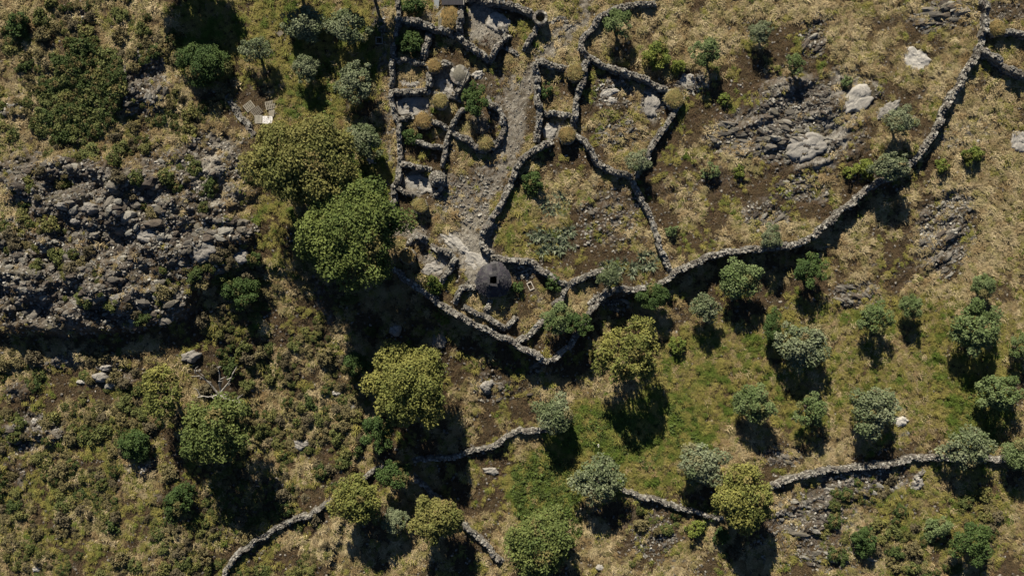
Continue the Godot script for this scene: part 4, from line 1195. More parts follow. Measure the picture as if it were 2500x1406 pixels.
# ------------------------------------------------------------------ rocks
# plan x, y, radius x, radius y, how many blocks, smallest, largest (m), turn of the beds, label
const OUTCROPS := [
	[140, 460, 125, 70, 190, 0.3, 1.1, 0.2, "broken grey outcrop at the far left, its northern mound"],
	[330, 500, 85, 70, 170, 0.35, 1.5, 0.3, "blocky grey outcrop crowning the left hillside"],
	[120, 690, 130, 85, 230, 0.3, 1.2, 0.1, "jumbled rocks at the far left above the cliff shadow"],
	[330, 740, 120, 62, 200, 0.35, 1.5, 0.1, "split blocks along the lip of the cliff shadow"],
	[505, 420, 85, 80, 170, 0.2, 0.7, 0.6, "smooth grey slab and rubble left of the broad oak"],
	[250, 610, 150, 60, 150, 0.25, 1.0, 0.2, "half-buried rocks between the mounds of the left outcrop"],
	[430, 590, 60, 60, 110, 0.3, 1.1, 0.4, "dark rocks right of the outcrop's crown"],
	[420, 400, 60, 40, 70, 0.25, 0.8, 0.3, "stones between the northern mound and the grey slab"],
	[40, 590, 45, 60, 60, 0.25, 0.9, 0.2, "rocks among the shrubs at the far left edge"],
	[350, 205, 55, 75, 120, 0.25, 0.9, 0.9, "pale grey rock patch right of the dark thicket"],
	[535, 560, 85, 26, 90, 0.3, 1.3, 0.15, "long low rock ledge below the grey slab"],
	[490, 650, 60, 50, 80, 0.3, 1.0, 0.5, "scattered rocks in the shade below the ledge"],
	[70, 1060, 70, 50, 90, 0.3, 1.0, 0.1, "dark rock mound at the left edge in the heath"],
	[190, 42, 40, 14, 40, 0.25, 0.7, 0.2, "small pale rock strip near the upper left corner"],
	[20, 275, 55, 25, 40, 0.25, 0.7, 0.2, "small rock patch at the left edge beside the thicket"],
	[250, 925, 40, 30, 26, 0.4, 1.3, 0.2, "dark angular rocks in the heath below the cliff"],
	[115, 880, 45, 20, 40, 0.25, 0.8, 0.2, "purplish rock knob at the left below the cliff"],
	[345, 1150, 30, 14, 26, 0.25, 0.6, 0.2, "small pale rocks in the middle of the lower left heath"],
	[1950, 260, 90, 60, 200, 0.25, 0.8, -0.35, "tilted slate beds left of the pale slabs"],
	[1900, 350, 130, 45, 190, 0.25, 0.9, -0.2, "long slate ridges below the tilted beds"],
	[1770, 335, 42, 40, 60, 0.3, 0.9, -0.1, "flat slates at the left end of the long ridges"],
	[1960, 460, 60, 30, 70, 0.25, 0.7, 0.1, "small broken outcrop under the slate ridges"],
	[1870, 530, 50, 40, 60, 0.2, 0.7, 0.6, "scatter of rocks above the eastern field wall"],
	[2315, 580, 62, 95, 210, 0.2, 0.75, 0.7, "greyish rock field near the right edge"],
	[2090, 720, 60, 32, 90, 0.2, 0.8, -0.35, "rock shelf above the split-crown olive"],
	[1985, 90, 32, 55, 60, 0.25, 0.8, 0.8, "line of rocks round the brown hollow at the top right"],
	[2300, 45, 70, 40, 110, 0.25, 1.0, 0.1, "pale stepped bedrock beside the upper right wall"],
	[1600, 240, 30, 38, 70, 0.2, 0.7, 0.3, "pile of rubble beside the pale round hut"],
	[1500, 230, 46, 34, 50, 0.15, 0.6, -0.3, "pale flat stones in the triangular field"],
	[1520, 325, 60, 40, 80, 0.15, 0.5, 0.1, "stony patch in the lower triangular field"],
	[1490, 530, 75, 75, 110, 0.15, 0.55, 0.1, "brown stony ground east of the agave bed"],
	[2120, 1185, 90, 45, 150, 0.2, 0.8, -0.2, "glittering broken rocks below the lower right terrace wall"],
	[1990, 1265, 90, 50, 130, 0.2, 0.9, -0.2, "dark rock ridges right of the yellow oak's shadow"],
	[2050, 1365, 90, 35, 90, 0.2, 0.8, -0.2, "dark rocks at the bottom edge in the lower right"],
	[1595, 1315, 50, 55, 90, 0.15, 0.6, 0.3, "pale gravelly rocks left of the yellow oak"],
	[1660, 1385, 50, 20, 40, 0.2, 0.6, 0.0, "rubble at the bottom edge right of the green tree"],
	[1910, 1117, 46, 22, 50, 0.2, 0.8, -0.1, "weathered rocks above the start of the terrace wall"],
	[1150, 490, 70, 62, 80, 0.12, 0.5, 0.6, "stony trodden ground in the middle of the hamlet"],
	[1085, 470, 30, 34, 50, 0.15, 0.6, 0.6, "pale cracked bedrock beside the bare stone dome"],
	[1200, 950, 40, 36, 40, 0.2, 0.7, 0.3, "rocks on the brown ground right of the full yellow-green oak"],
	[1320, 930, 26, 50, 70, 0.25, 0.7, 0.3, "tumbled stones below the southern point"],
	[2360, 330, 70, 30, 50, 0.2, 0.7, -0.6, "thin rock ridges right of the eastern wall"],
	[1500, 745, 36, 14, 40, 0.2, 0.7, -0.5, "rocks below the wall joining the southern pens"],
	[1900, 1340, 60, 40, 50, 0.2, 0.7, 0.0, "shaded rocks below the bright yellow oak"],
	[1690, 205, 36, 24, 50, 0.2, 0.6, 0.0, "pale shattered rock right of the pale round hut"],
	[940, 45, 18, 55, 50, 0.15, 0.5, 0.0, "rubble heap outside the northwest corner of the pens"],
	[1280, 660, 26, 22, 40, 0.2, 0.6, 0.3, "rubble bank on the east side of the slate hut"],
	[690, 205, 14, 10, 12, 0.2, 0.5, 0.3, "little heap of pale stones above the pallets"],
]
# plan x, y, radius x, radius y, height, turn, pale 0..1, label
const SLABS := [
	[2238, 143, 34, 28, 0.35, 20, 1.0, "smooth white boulder lying alone in the upper right field"],
	[2097, 243, 44, 26, 0.45, -40, 0.75, "pale slab among the slates left of the white boulder"],
	[1972, 358, 52, 32, 0.5, -10, 0.6, "long grey slab at the foot of the slate ridges"],
	[2492, 345, 26, 30, 0.5, 10, 0.75, "pale slab cut by the right edge"],
	[2200, 1028, 20, 14, 0.4, 0, 1.0, "small white rock beside the broad olive"],
	[2210, 1058, 12, 8, 0.3, 0, 1.0, "smaller white rock under the one by the broad olive"],
	[966, 806, 16, 14, 0.7, 0, 0.7, "knobbly boulder left below the long south wall"],
	[1072, 832, 20, 18, 0.6, 40, 0.35, "dark angular boulder below the long south wall"],
	[1188, 942, 16, 18, 0.6, 0, 0.5, "grey boulder right of the full yellow-green oak"],
	[2168, 268, 14, 34, 0.3, 50, 0.5, "thin slanting rock rib right of the pale slab"],
	[1590, 255, 18, 30, 0.4, 10, 0.5, "flat grey rock beside the pale round hut"],
	[1487, 226, 24, 10, 0.2, -10, 0.9, "pale flat slab in the triangular field"],
	[1494, 246, 12, 9, 0.2, 0, 0.8, "small pale slab below the other in the triangular field"],
	[1680, 197, 20, 18, 0.25, 20, 0.8, "pale round slab in the field right of the pale hut"],
	[820, 958, 12, 9, 0.4, 0, 0.8, "pale stone left of the dark tree below the yellow-green oak"],
	[855, 992, 14, 10, 0.4, 0, 0.7, "flat stone just left of the dark tree's crown"],
	[735, 1085, 18, 14, 0.35, 0, 0.5, "grey stone on the brown slope"],
	[88, 1388, 12, 8, 0.4, 0, 0.9, "smooth whitish stone at the bottom left edge"],
	[85, 1028, 12, 7, 0.4, 0, 1.0, "rounded white stone in the left heath"],
	[197, 932, 12, 6, 0.4, 10, 0.9, "flat pale stone below the dark angular rocks"],
	[245, 920, 20, 12, 0.6, 0, 0.5, "cleft boulder in the heath below the cliff"],
	[255, 898, 14, 8, 0.5, 0, 0.6, "greenish boulder above the cleft one"],
	[245, 850, 18, 8, 0.5, 20, 0.6, "long grey boulder in the golden grass below the cliff"],
	[220, 510, 18, 16, 0.9, 0, 0.3, "large dark boulder at the edge of the left outcrop"],
	[185, 540, 16, 8, 0.6, 0, 0.5, "flat boulder below the large dark one"],
	[148, 502, 12, 10, 0.7, 0, 0.4, "round boulder left of the large dark one"],
	[360, 575, 24, 18, 0.9, 10, 0.5, "big square block below the left outcrop's crown"],
	[495, 610, 26, 26, 0.8, 0, 0.4, "rounded rock hollowed on one side below the ledge"],
	[585, 625, 20, 18, 0.7, 0, 0.5, "grey boulder right of the hollowed rock"],
	[465, 870, 22, 16, 0.9, -20, 0.4, "shadowed boulder above the dead tree"],
	[1200, 1150, 20, 9, 0.3, 10, 0.6, "low rounded stones on the brown ground under the terrace wall"],
	[1465, 1385, 10, 8, 0.4, 0, 0.8, "pale stone at the bottom beside the green tree"],
	[2240, 1180, 14, 20, 0.4, 30, 0.5, "tilted dark slab below the lower right terrace wall"],
	[905, 393, 13, 11, 0.35, 0, 1.0, "whitish heap of stone under the olive by the west wall"],
	[1110, 595, 40, 14, 0.15, 38, 0.85, "pale worn bedrock sheet above the slate hut"],
	[1170, 640, 34, 22, 0.15, 20, 0.8, "pale cracked bedrock beside the slate hut"],
	[1060, 655, 30, 18, 0.2, -15, 0.6, "grey bedrock hump in the western pen"],
	[1008, 258, 46, 24, 0.15, -5, 0.55, "grey bedrock floor of the pen beside the west wall"],
	[1028, 450, 34, 20, 0.15, 20, 0.75, "pale bedrock floor of the bare dome's pen"],
	[1166, 182, 13, 11, 0.3, -30, 0.9, "pale flat stone at the tip of the flat-roofed hut"],
	[1000, 205, 24, 9, 0.12, 0, 0.7, "pale worn floor stone in the pen under the small golden roof"],
	[1088, 212, 22, 18, 0.15, 30, 0.75, "pale bedrock in the yard of the flat-roofed hut"],
	[1343, 318, 16, 22, 0.2, 20, 0.75, "pale bedrock in the lower cell of the block"],
]

func slab_mesh(rx: float, rz: float, hgt: float, pale: float, seed_: float) -> ArrayMesh:
	var v := PackedVector3Array()
	var c := PackedColorArray()
	var A := 44
	var B := 16
	var st := SurfaceTool.new()
	st.begin(Mesh.PRIMITIVE_TRIANGLES)
	var g := Color(0.15, 0.14, 0.135).lerp(Color(0.58, 0.565, 0.54), pale)
	for b in B + 1:
		for a in A:
			var t := float(b) / B
			var an := TAU * a / A
			var o := 1.08 + 0.42 * n_meso.get_noise_2d(cos(an) * 2.6 + seed_, sin(an) * 2.6) + 0.14 * n_fine.get_noise_2d(cos(an) * 2.2 + seed_, sin(an) * 2.2)
			var x := cos(an) * rx * t * o
			var z := sin(an) * rz * t * o
			var fr := minf(rx, rz)
			var flat_top := 1.0 if fr > 0.85 else 0.0
			var y := hgt * lerpf(1.0, 0.6, flat_top) * (1.0 - pow(t, lerpf(5.0, 9.0, flat_top))) + minf(lerpf(0.3, 0.13, flat_top), fr * 0.22) * n_meso.get_noise_2d(x * 1.6 + seed_, z * 1.6) + 0.05 * n_fine.get_noise_2d(x * 2.0 + seed_, z * 2.0)
			var cr := n_cell.get_noise_2d(x * 0.8 + seed_, z * 1.3)
			y -= 0.12 * smoothstep(-0.7, -1.0, cr)
			if b == B: y = -0.45
			st.set_smooth_group(-1 if minf(rx, rz) < 0.8 else 0)
			var m := 1.0 + 0.3 * n_fine.get_noise_2d(x * 2.0 + seed_, z * 2.0) + 0.25 * n_meso.get_noise_2d(x + seed_, z)
			st.set_color(Color(g.r * m, g.g * m, g.b * m))
			st.add_vertex(Vector3(x, y, z))
	for b in B:
		for a in A:
			var q := b * A + a
			var q2 := b * A + (a + 1) % A
			for t in [q, q + A, q2, q2, q + A, q2 + A]: st.add_index(t)
	st.generate_normals()
	return st.commit()

func rocks_all() -> void:
	for q in OUTCROPS:
		var c := on_ground(q[0], q[1])
		var node := thing("rock_outcrop", q[8], "rock", c, "rock outcrops")
		var rub := SurfaceTool.new()
		rub.begin(Mesh.PRIMITIVE_TRIANGLES)
		var bedded: bool = q[0] > 1300
		for k in int(q[4] * (0.9 if bedded else 1.0)):
			var a := r(0, TAU)
			var d := sqrt(r()) * (1.0 + 0.25 * n_meso.get_noise_2d(cos(a) * 4.0 + q[0], sin(a) * 4.0))
			var v := plan(q[0] + cos(a) * d * q[2], q[1] + sin(a) * d * q[3])
			var s: float = lerpf(q[5] * 0.8, q[6], pow(r(), 3.2))
			var long := r(1.4, 3.0) if bedded else r(1.0, 1.7)
			var pos := Vector3(v.x, gh(v.x, v.y) + s * r(-0.12, 0.06), v.y) - c
			var xf := Transform3D(Basis.from_euler(Vector3(r(-0.35, 0.35), q[7] + (r(-0.25, 0.25) if bedded else r(-0.6, 0.6)), r(-0.35, 0.35))) * Basis.from_scale(Vector3(s * long, s * r(0.5, 0.8), s * r(0.7, 1.05))), pos)
			part("rock", rocks[rng.randi() % rocks.size()], M.rock, node, xf)
		for k in int(q[4] * 1.8):
			var a := r(0, TAU)
			var d := sqrt(r()) * 1.12
			var v := plan(q[0] + cos(a) * d * q[2], q[1] + sin(a) * d * q[3])
			var s: float = r(0.1, 0.26)
			rub.append_from(blocks[rng.randi() % blocks.size()], 0, Transform3D(Basis.from_euler(Vector3(r(-0.6, 0.6), r(0, TAU), r(-0.6, 0.6))) * Basis.from_scale(Vector3(s * 1.4, s * 0.8, s)), Vector3(v.x, gh(v.x, v.y) + s * 0.2, v.y) - c))
		part("rubble", rub.commit(), M.rock, node).set_meta("kind", "stuff")
	for q in SLABS:
		var c := on_ground(q[0], q[1])
		clear_disc(c.x, c.z, q[2] * 0.052, q[3] * 0.052, deg_to_rad(q[5]))
		var low := minf(minf(gh(c.x - q[2] * 0.03, c.z), gh(c.x + q[2] * 0.03, c.z)), minf(gh(c.x, c.z - q[3] * 0.03), gh(c.x, c.z + q[3] * 0.03)))
		var o := part(numbered("boulder"), slab_mesh(q[2] * 0.05, q[3] * 0.05, q[4] + maxf(0.0, c.y - low) * 0.5, q[6], q[0] * 0.13), M.rock, self, Transform3D(Basis(Vector3.UP, -deg_to_rad(q[5])), Vector3(c.x, lerpf(low, c.y, 0.5), c.z)))
		tag(o, q[7], "rock")

# ------------------------------------------------------------------ man-made small things
func pallet(px: float, py: float, turn: float, tone: Color, label: String, lift := 0.0, tilt := 0.0, w := 1.2, d := 1.0) -> void:
	var at := on_ground(px, py)
	clear_disc(at.x, at.z, 0.7, 0.7)
	at.y += 0.08 + lift
	var node := thing("wooden_pallet", label, "pallet", at, "wooden pallets")
	node.rotation = Vector3(tilt, deg_to_rad(turn), 0)
	for k in 3:
		part("bearer", box_mesh(Vector3(w, 0.09, 0.09), Color(tone.r * 0.8, tone.g * 0.8, tone.b * 0.8)), M.wood, node, Transform3D(Basis(), Vector3(0, 0.05, (k - 1) * (d - 0.1) * 0.5)))
	for k in 6:
		var t := r(0.8, 1.15)
		part("slat", box_mesh(Vector3(0.125, 0.025, d), Color(tone.r * t, tone.g * t, tone.b * t)), M.wood, node, Transform3D(Basis(Vector3.UP, r(-0.02, 0.02)), Vector3((k - 2.5) * (w - 0.13) / 5.0, 0.109, 0)))

func plank(called: String, px: float, py: float, turn: float, size: Vector3, tone: Color, label: String, category: String, lift := 0.1, tilt := 0.0) -> void:
	var at := on_ground(px, py)
	at.y += lift
	var o := part(numbered(called), box_mesh(size, tone), M.wood, self, Transform3D(Basis.from_euler(Vector3(0, deg_to_rad(turn), tilt)), at))
	tag(o, label, category)

func props() -> void:
	var pale := Color(0.42, 0.39, 0.33)
	var grey := Color(0.26, 0.235, 0.2)
	pallet(608, 260, 38, pale, "pale weathered pallet at the upper left of the pallet group")
	pallet(627, 273, 38, grey, "dark grey pallet lying between the others", 0.04)
	pallet(660, 257, 12, pale, "pallet at the upper right of the pallet group")
	pallet(663, 276, 82, pale, "narrow pallet under the upper right one", 0.0, 0.0, 0.8, 0.7)
	pallet(632, 292, 2, Color(0.5, 0.48, 0.42), "light pallet leaning next to the white sheet", 0.1, 0.05, 0.95, 1.0)
	pallet(684, 82, 40, grey, "small grey pallet beside the olives in the grove", 0.0, 0.0, 0.7, 0.6)
	plank("plank", 669, 279, 40, Vector3(0.9, 0.04, 0.14), pale, "short plank leaning at the right of the pallet group", "plank")
	plank("plank", 680, 50, 30, Vector3(0.9, 0.05, 0.2), grey, "grey plank beside the upper left olive of the grove", "plank")
	# mottled white sheet folded over a frame
	var at := on_ground(653, 294)
	var sv := PackedVector3Array()
	var sn := PackedVector3Array()
	var sc := PackedColorArray()
	var si := PackedInt32Array()
	for j in 13:
		for i in 17:
			var x := (i - 8) * 0.075
			var z := (j - 6) * 0.075
			sv.append(Vector3(x, 0.42 + 0.10 * n_meso.get_noise_2d(x * 6.0, z * 6.0) - (0.3 if (i == 0 or i == 16 or j == 12) else 0.0), z))
			sn.append(Vector3(0.3 * n_meso.get_noise_2d(x * 8.0 + 9.0, z * 8.0), 1, 0.3 * n_meso.get_noise_2d(x * 8.0, z * 8.0 + 9.0)).normalized())
			var g := 0.12 if n_fine.get_noise_2d(x * 5.0, z * 5.0) > 0.22 else 0.6
			sc.append(Color(g, g, g * 1.02))
	for j in 12:
		for i in 16:
			var q := j * 17 + i
			for t in [q, q + 1, q + 17, q + 1, q + 18, q + 17]: si.append(t)
	var sheet := part("white_sheet", arrays_mesh(sv, sn, sc, si), M.cloth, self, Transform3D(Basis(), at))
	tag(sheet, "torn white sheet spread over boards beside the pallets", "sheet")
	# open wooden box beside the track
	at = on_ground(927, 102)
	var box := thing("wooden_box", "open dark box with pale rim beside the track", "box", at)
	for q in [[0.0, 0.38, 0.85, 0.07], [0.0, -0.38, 0.85, 0.07], [0.38, 0.0, 0.07, 0.7], [-0.38, 0.0, 0.07, 0.7]]:
		part("side", box_mesh(Vector3(q[2], 0.6, q[3]), Color(0.16, 0.15, 0.14)), M.wood, box, Transform3D(Basis(), Vector3(q[0], 0.3, q[1])))
		part("rim", box_mesh(Vector3(q[2] + 0.04, 0.05, q[3] + 0.05), Color(0.36, 0.34, 0.3)), M.wood, box, Transform3D(Basis(), Vector3(q[0], 0.627, q[1])))
	part("bottom", box_mesh(Vector3(0.68, 0.04, 0.68), Color(0.03, 0.03, 0.05)), M.wood, box, Transform3D(Basis(), Vector3(0, 0.12, 0)))
	# white frame lying east of the slate hut
	at = on_ground(1295, 698)
	clear_disc(at.x, at.z, 0.8, 0.8)
	var fr := thing("rectangular_frame", "white rectangular frame lying on the grass near the slate hut", "frame", at)
	fr.rotation.y = deg_to_rad(26)
	for q in [[0.0, 0.46, 0.62, 0.12], [0.0, -0.46, 0.62, 0.12], [0.27, 0.0, 0.1, 0.8], [-0.27, 0.0, 0.1, 0.8]]:
		part("bar", box_mesh(Vector3(q[2], 0.1, q[3]), Color(0.62, 0.58, 0.52)), M.wood, fr, Transform3D(Basis(), Vector3(q[0], 0.13, q[1])))
	# white sack in the green meadow
	at = on_ground(1464, 1091)
	var sk := part("white_sack", slab_mesh(0.22, 0.5, 0.3, 1.6, 44.0), M.cloth, self, Transform3D(Basis(Vector3.UP, 0.3), at))
	tag(sk, "small white sack lying in the green meadow", "sack")
	# kerb of a drain along the path
	at = on_ground(1358, 90)
	var k := thing("stone_kerb", "straight line of kerb stones slanting across the path at the top", "kerb", at)
	for t in 26:
		var v := plan(lerpf(1306, 1410, t / 25.0), lerpf(134, 49, t / 25.0))
		part("stone", stones[t % 18], M.stone, k, Transform3D(Basis.from_euler(Vector3(0, 0.68, 0)) * Basis.from_scale(Vector3(0.34, 0.2, 0.22)), Vector3(v.x, gh(v.x, v.y) + 0.04, v.y) - at))
	# round stone ring
	at = on_ground(1319, 44, 1.2)
	var ring := thing("stone_ring", "hollow round stone tower with a dark opening at the top", "hut", at)
	var st := SurfaceTool.new()
	st.begin(Mesh.PRIMITIVE_TRIANGLES)
	ring_wall(st, 0.84, 1.5, 9.0, 0.3)
	part("wall", st.commit(), M.stone, ring)
	for t in 18:
		var a := TAU * t / 18.0
		part("stone", stones[t], M.stone, ring, stone_xf(Vector3(cos(a) * 0.74, 1.58, sin(a) * 0.74), -a, 0.34, 0.24, 0.3))
	# flat-roofed hut
	at = on_ground(1122, 183, 1.3)
	var fh := thing("flat_roofed_hut", "grey hut with smooth rounded earth roof and a raised east rim", "hut", at)
	st = SurfaceTool.new()
	st.begin(Mesh.PRIMITIVE_TRIANGLES)
	ring_wall(st, 1.05, 1.3, 2.6)
	part("wall", st.commit(), M.stone, fh)
	part("roof", dome_mesh(1.18, 0.3, 31.0, Color(0.235, 0.225, 0.19), Color(0.17, 0.165, 0.145), 0.2), M.soil, fh, Transform3D(Basis.from_scale(Vector3(1, 1, 1.05)), Vector3(0, 1.35, 0)))
	for t in 13:
		var f := t / 12.0
		var p := Vector3(lerpf(1.15, 0.35, f), 1.5, lerpf(-0.75, 1.2, f))
		part("rim_stone", stones[t], M.stone, fh, Transform3D(Basis.from_euler(Vector3(0, -1.95, 0)) * Basis.from_scale(Vector3(0.3, 0.2, 0.2)), p))
	# long golden roof
	at = on_ground(1098, 41, 1.6)
	var lg := thing("long_hut", "oblong stone hut with golden dry-grass roof and planks leaning on it", "hut", at)
	st = SurfaceTool.new()
	st.begin(Mesh.PRIMITIVE_TRIANGLES)
	for y in 6:
		for t in 34:
			var a := TAU * t / 34.0
			st.append_from(blocks[(t + y) % 12], 0, stone_xf(Vector3(cos(a) * 0.9, 0.12 + y * 0.24, sin(a) * 1.3), -a, 0.4, 0.24, 0.36, 0.1))
	part("wall", st.commit(), M.stone, lg)
	var roof := part("roof", dome_mesh(1.0, 0.5, 77.0, Color(0.20, 0.13, 0.05), Color(0.13, 0.10, 0.045)), M.soil, lg, Transform3D(Basis.from_scale(Vector3(1.0, 1, 1.42)), Vector3(0, 1.45, 0)))
	var buf := PackedFloat32Array()
	for q in 300:
		var a := r(0, TAU)
		var t := sqrt(r())
		push(buf, Basis(Vector3.UP, r(0, TAU)) * Basis.from_scale(Vector3.ONE * r(0.4, 0.75)), Vector3(cos(a) * t, 0.5 * (1.0 - pow(t, 2.2)) - 0.03, sin(a) * t), (Color(0.27, 0.175, 0.07).lerp(Color(0.38, 0.29, 0.13), r()) if n_fine.get_noise_2d(cos(a) * t * 3.0, sin(a) * t * 3.0) > -0.1 else Color(0.15, 0.125, 0.06)))
	many("roof_grass", M.tuft_mesh, M.grass, buf, roof).set_meta("kind", "stuff")
	for q in [[-1.15, -0.9, 1.35, 0.75], [-1.25, -0.6, 1.3, 0.6], [-1.35, 0.3, 1.6, 1.5], [-1.2, 0.75, 1.2, 1.45]]:
		part("plank", box_mesh(Vector3(q[2], 0.05, 0.13), Color(0.36, 0.34, 0.29)), M.wood, lg, Transform3D(Basis.from_euler(Vector3(0, q[3], 0.25)), Vector3(q[0], 1.15, q[1])))
	# sheets and shed at the top edge
	plank("metal_sheet", 1066, 9, 84, Vector3(1.4, 0.03, 0.6), Color(0.38, 0.42, 0.48), "bluish grey metal sheet lying at the top edge", "sheet", 0.3, 0.12)
	at = on_ground(1104, -10, 2.0)
	var sh := thing("shed", "dark shed roof at the top edge beside the golden roof", "shed", at)
	for q in 4:
		part("wall", box_mesh(Vector3(2.2, 1.8, 0.2) if q < 2 else Vector3(0.2, 1.8, 1.5), Color(0.13, 0.125, 0.12)), M.stone, sh, Transform3D(Basis(), [Vector3(0, 0.9, -0.75), Vector3(0, 0.9, 0.75), Vector3(-1.0, 0.9, 0), Vector3(1.0, 0.9, 0)][q]))
	for q in 6:
		part("roof_sheet", box_mesh(Vector3(0.42, 0.04, 2.0), Color(0.07, 0.07, 0.085)), M.slate, sh, Transform3D(Basis.from_euler(Vector3(0.08, 0, r(-0.03, 0.03))), Vector3((q - 2.5) * 0.43, 1.9 + 0.012 * (q % 2), 0)))
	part("fascia", box_mesh(Vector3(0.09, 0.12, 2.0), Color(0.5, 0.48, 0.45)), M.wood, sh, Transform3D(Basis.from_euler(Vector3(0.08, 0, 0)), Vector3(1.36, 1.93, 0)))
	# collapsed roof slab in the ruined yard
	at = on_ground(1214, 52, 0.6)
	var cr := part("collapsed_roof", slab_mesh(1.5, 1.05, 0.5, 0.7, 12.0), M.soil, self, Transform3D(Basis(Vector3.UP, -0.35), at))
	tag(cr, "slumped grey earth roof in the corner of the ruined yard", "ruin")
	# sticks in the ruined yard
	at = on_ground(1196, 100)
	var wp := thing("brushwood_pile", "loose pile of bleached sticks in the ruined yard", "wood pile", at)
	for q in 22:
		var v := PackedVector3Array()
		var n := PackedVector3Array()
		var c := PackedColorArray()
		var a := r(0, TAU)
		var L := r(0.4, 1.0)
		var m := Vector3(r(-0.7, 0.7), r(0.05, 0.3), r(-0.7, 0.7))
		tube(v, n, c, m - Vector3(cos(a), 0.05, sin(a)) * L * 0.5, m + Vector3(cos(a), 0.05, sin(a)) * L * 0.5, 0.035, 0.02, 5, Color(0.34, 0.30, 0.24) if q % 3 else Color(0.14, 0.09, 0.06))
		part("stick", arrays_mesh(v, n, c), M.bark, wp)
	# posts by the straw-roofed hut
	for q in 4:
		plank("fence_post", 2434 + q * 4, 42 + q, 80, Vector3(1.2, 0.07, 0.07), Color(0.5, 0.47, 0.42), ["leftmost", "second", "third", "rightmost"][q] + " of the four white stakes behind the straw-roofed hut", "stake", 0.45, 1.05)
	dead_tree()

func dead_tree() -> void:
	var at := on_ground(538, 962, 1.8)
	clear_disc(at.x, at.z - 1.2, 2.2, 1.8)
	var node := thing("dead_tree", "bleached leafless dead tree with forked white branches", "tree", at)
	node.scale = Vector3.ONE * 1.3
	var bone := Color(0.52, 0.50, 0.47)
	var v := PackedVector3Array()
	var n := PackedVector3Array()
	var c := PackedColorArray()
	tube(v, n, c, Vector3(0, -0.3, 0.4), Vector3(0, 1.7, 0.1), 0.22, 0.16, 7, bone)
	part("trunk", arrays_mesh(v, n, c), M.bark, node)
	for q in [[Vector3(-1.9, 1.3, -1.9), 4], [Vector3(0.2, 1.6, -2.3), 5], [Vector3(1.9, 1.5, -1.9), 6], [Vector3(2.2, 0.9, 0.5), 3], [Vector3(-2.2, 0.8, 0.1), 3]]:
		v = PackedVector3Array(); n = PackedVector3Array(); c = PackedColorArray()
		var p := Vector3(0, 1.65, 0.1)
		var d: Vector3 = q[0] / 5.0
		for s in 5:
			var p2 := p + d + Vector3(r(-0.16, 0.16), r(-0.08, 0.12), r(-0.16, 0.16))
			tube(v, n, c, p, p2, 0.12 - s * 0.018, 0.102 - s * 0.018, 6, bone)
			if s > 0:
				var t := p2 + Vector3(r(-0.65, 0.65), r(0.05, 0.4), r(-0.7, 0.25))
				tube(v, n, c, p2, t, 0.06, 0.035, 5, bone)
				tube(v, n, c, t, t + Vector3(r(-0.45, 0.45), 0.1, r(-0.45, 0.1)), 0.035, 0.018, 4, bone)
			p = p2
		part("branch", arrays_mesh(v, n, c), M.bark, node)

const HUTS := [
	[1060, 160, 16, "sod", "small hut with rusty golden grass roof at the head of the pens", 1.2],
	[1074, 245, 18, "sod", "hut with yellow-green grass roof left of the dark green tree", 2.6],
	[1033, 293, 19, "sod", "hut with flat rusty grass roof between two pens", 1.6],
	[1185, 348, 18, "sod", "hut with ochre grass roof at the foot of the round enclosure", -1.5],
	[1066, 435, 18, "bare", "bare grey stone dome without grass", 2.9],
	[1024, 502, 17, "sod", "hut with orange grass roof at the south end of the pens", 3.4],
	[1405, 175, 21, "sod", "hut with pale yellow grass roof in the upper cell of the block", 2.2],
	[1385, 328, 20, "sod", "hut with golden grass roof at the foot of the two-cell block", 2.9],
	[994, 625, 18, "sod", "hut with golden roof under the edge of the bright green tree", 0.2],
	[1648, 240, 23, "sod", "pale stony round hut at the tip of the triangular field", 2.4],
	[2438, 66, 20, "sod", "straw-roofed round hut in the upper right corner", 1.4],
	[1205, 684, 38, "slate", "large round hut with dark slate roof and square smoke hole", 2.3],
]

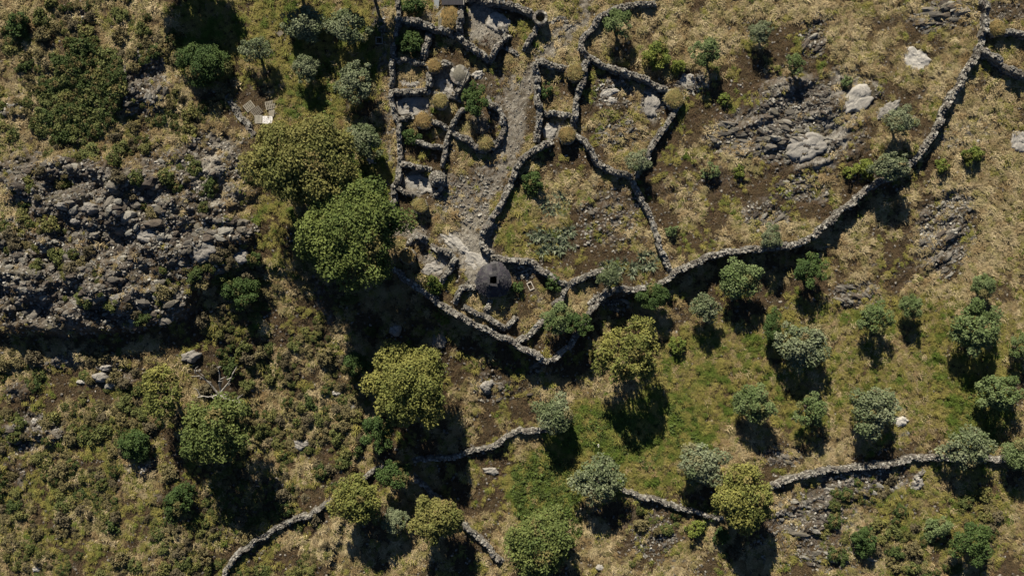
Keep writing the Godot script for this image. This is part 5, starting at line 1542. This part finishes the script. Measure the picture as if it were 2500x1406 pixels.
func _ready() -> void:
	rng.seed = 20240607
	# camera straight above the site
	var cam := Camera3D.new()
	cam.name = "camera"
	cam.position = Vector3(0, CAM_H, 0)
	cam.rotation_degrees = Vector3(-90, 0, 0)
	cam.fov = rad_to_deg(2.0 * atan(35.15 / CAM_H))
	cam.near = 0.5
	cam.far = 4000.0
	add_child(cam)
	cam.current = true
	# clear dry sky, low-ish sun in the north-north-west of the plan
	var env := Environment.new()
	env.background_mode = Environment.BG_SKY
	var sky := Sky.new()
	var sm := ProceduralSkyMaterial.new()
	sm.sky_top_color = Color(0.24, 0.33, 0.46)
	sm.sky_horizon_color = Color(0.56, 0.60, 0.64)
	sm.ground_bottom_color = Color(0.12, 0.10, 0.07)
	sm.ground_horizon_color = Color(0.30, 0.30, 0.30)
	sm.sky_curve = 0.12
	sky.sky_material = sm
	env.sky = sky
	env.background_energy_multiplier = 0.54
	env.tonemap_mode = Environment.TONE_MAPPER_LINEAR
	env.tonemap_exposure = 1.85
	env.sdfgi_enabled = true
	env.ssao_enabled = true
	env.ssil_enabled = true
	var we := WorldEnvironment.new()
	we.name = "world_environment"
	we.environment = env
	add_child(we)
	var sun := DirectionalLight3D.new()
	sun.name = "sun"
	sun.light_energy = 1.6
	sun.light_color = Color(1.0, 0.95, 0.855)
	sun.light_angular_distance = 0.5
	sun.shadow_enabled = true
	add_child(sun)
	sun.look_at_from_position(Vector3.ZERO, Vector3(0.27, -0.69, 1.0).normalized(), Vector3.UP)
	# materials
	var grain := noise_tex(0.02, 0.55, 1.25 / 1.25, 512)
	var bump := noise_tex(0.03, 0.0, 6.0, 512, true)
	M.ground = mat(1.0, grain, 0.45, bump, 1.0)
	M.stone = mat(0.9, grain, 1.3, bump, 0.8)
	M.rock = mat(0.85, grain, 0.9, bump, 1.0)
	M.slate = mat(0.7, grain, 1.3, bump, 0.5)
	M.soil = mat(1.0, grain, 0.8, bump, 1.0)
	M.wood = mat(0.85, grain, 1.5)
	M.bark = mat(0.95, grain, 1.5)
	M.cloth = mat(0.9)
	M.cloth.cull_mode = BaseMaterial3D.CULL_DISABLED
	M.leaf = leaf_mat(0.7, 0.1)
	M.grass = leaf_mat(0.9, 0.0)
	M.tuft_mesh = tuft(15, 0.36, 0.36, 0.024)
	M.lush_mesh = tuft(15, 0.36, 0.32, 0.03)
	M.weed_mesh = tuft(11, 0.3, 0.24, 0.018)
	make_stock()
	M.bit_mesh = chunk(6, Color(1, 1, 1), 0.25)
	survey()
	build_ground()
	print("ground ", Time.get_ticks_msec())
	for q in WALLS: wall(q[0], q[3], q[1], q[2])
	for q in HUTS: hut(q[0], q[1], q[2], q[3], q[4], q[5])
	print("walls ", Time.get_ticks_msec())
	rocks_all()
	for q in TREES: tree(q)
	for q in BUSHES: bush(q)
	print("trees ", Time.get_ticks_msec())
	props()
	agaves()
	heath()
	weeds_patch()
	meadow()
	print("all ", Time.get_ticks_msec())
	var seen := {}
	var tris := 0
	for o in find_children("*", "MeshInstance3D", true, false):
		if seen.has(o.mesh): continue
		seen[o.mesh] = true
		for k in o.mesh.get_surface_count():
			var il: int = o.mesh.surface_get_array_index_len(k)
			tris += (il if il > 0 else o.mesh.surface_get_array_len(k)) / 3
	print("unique triangles ", tris)
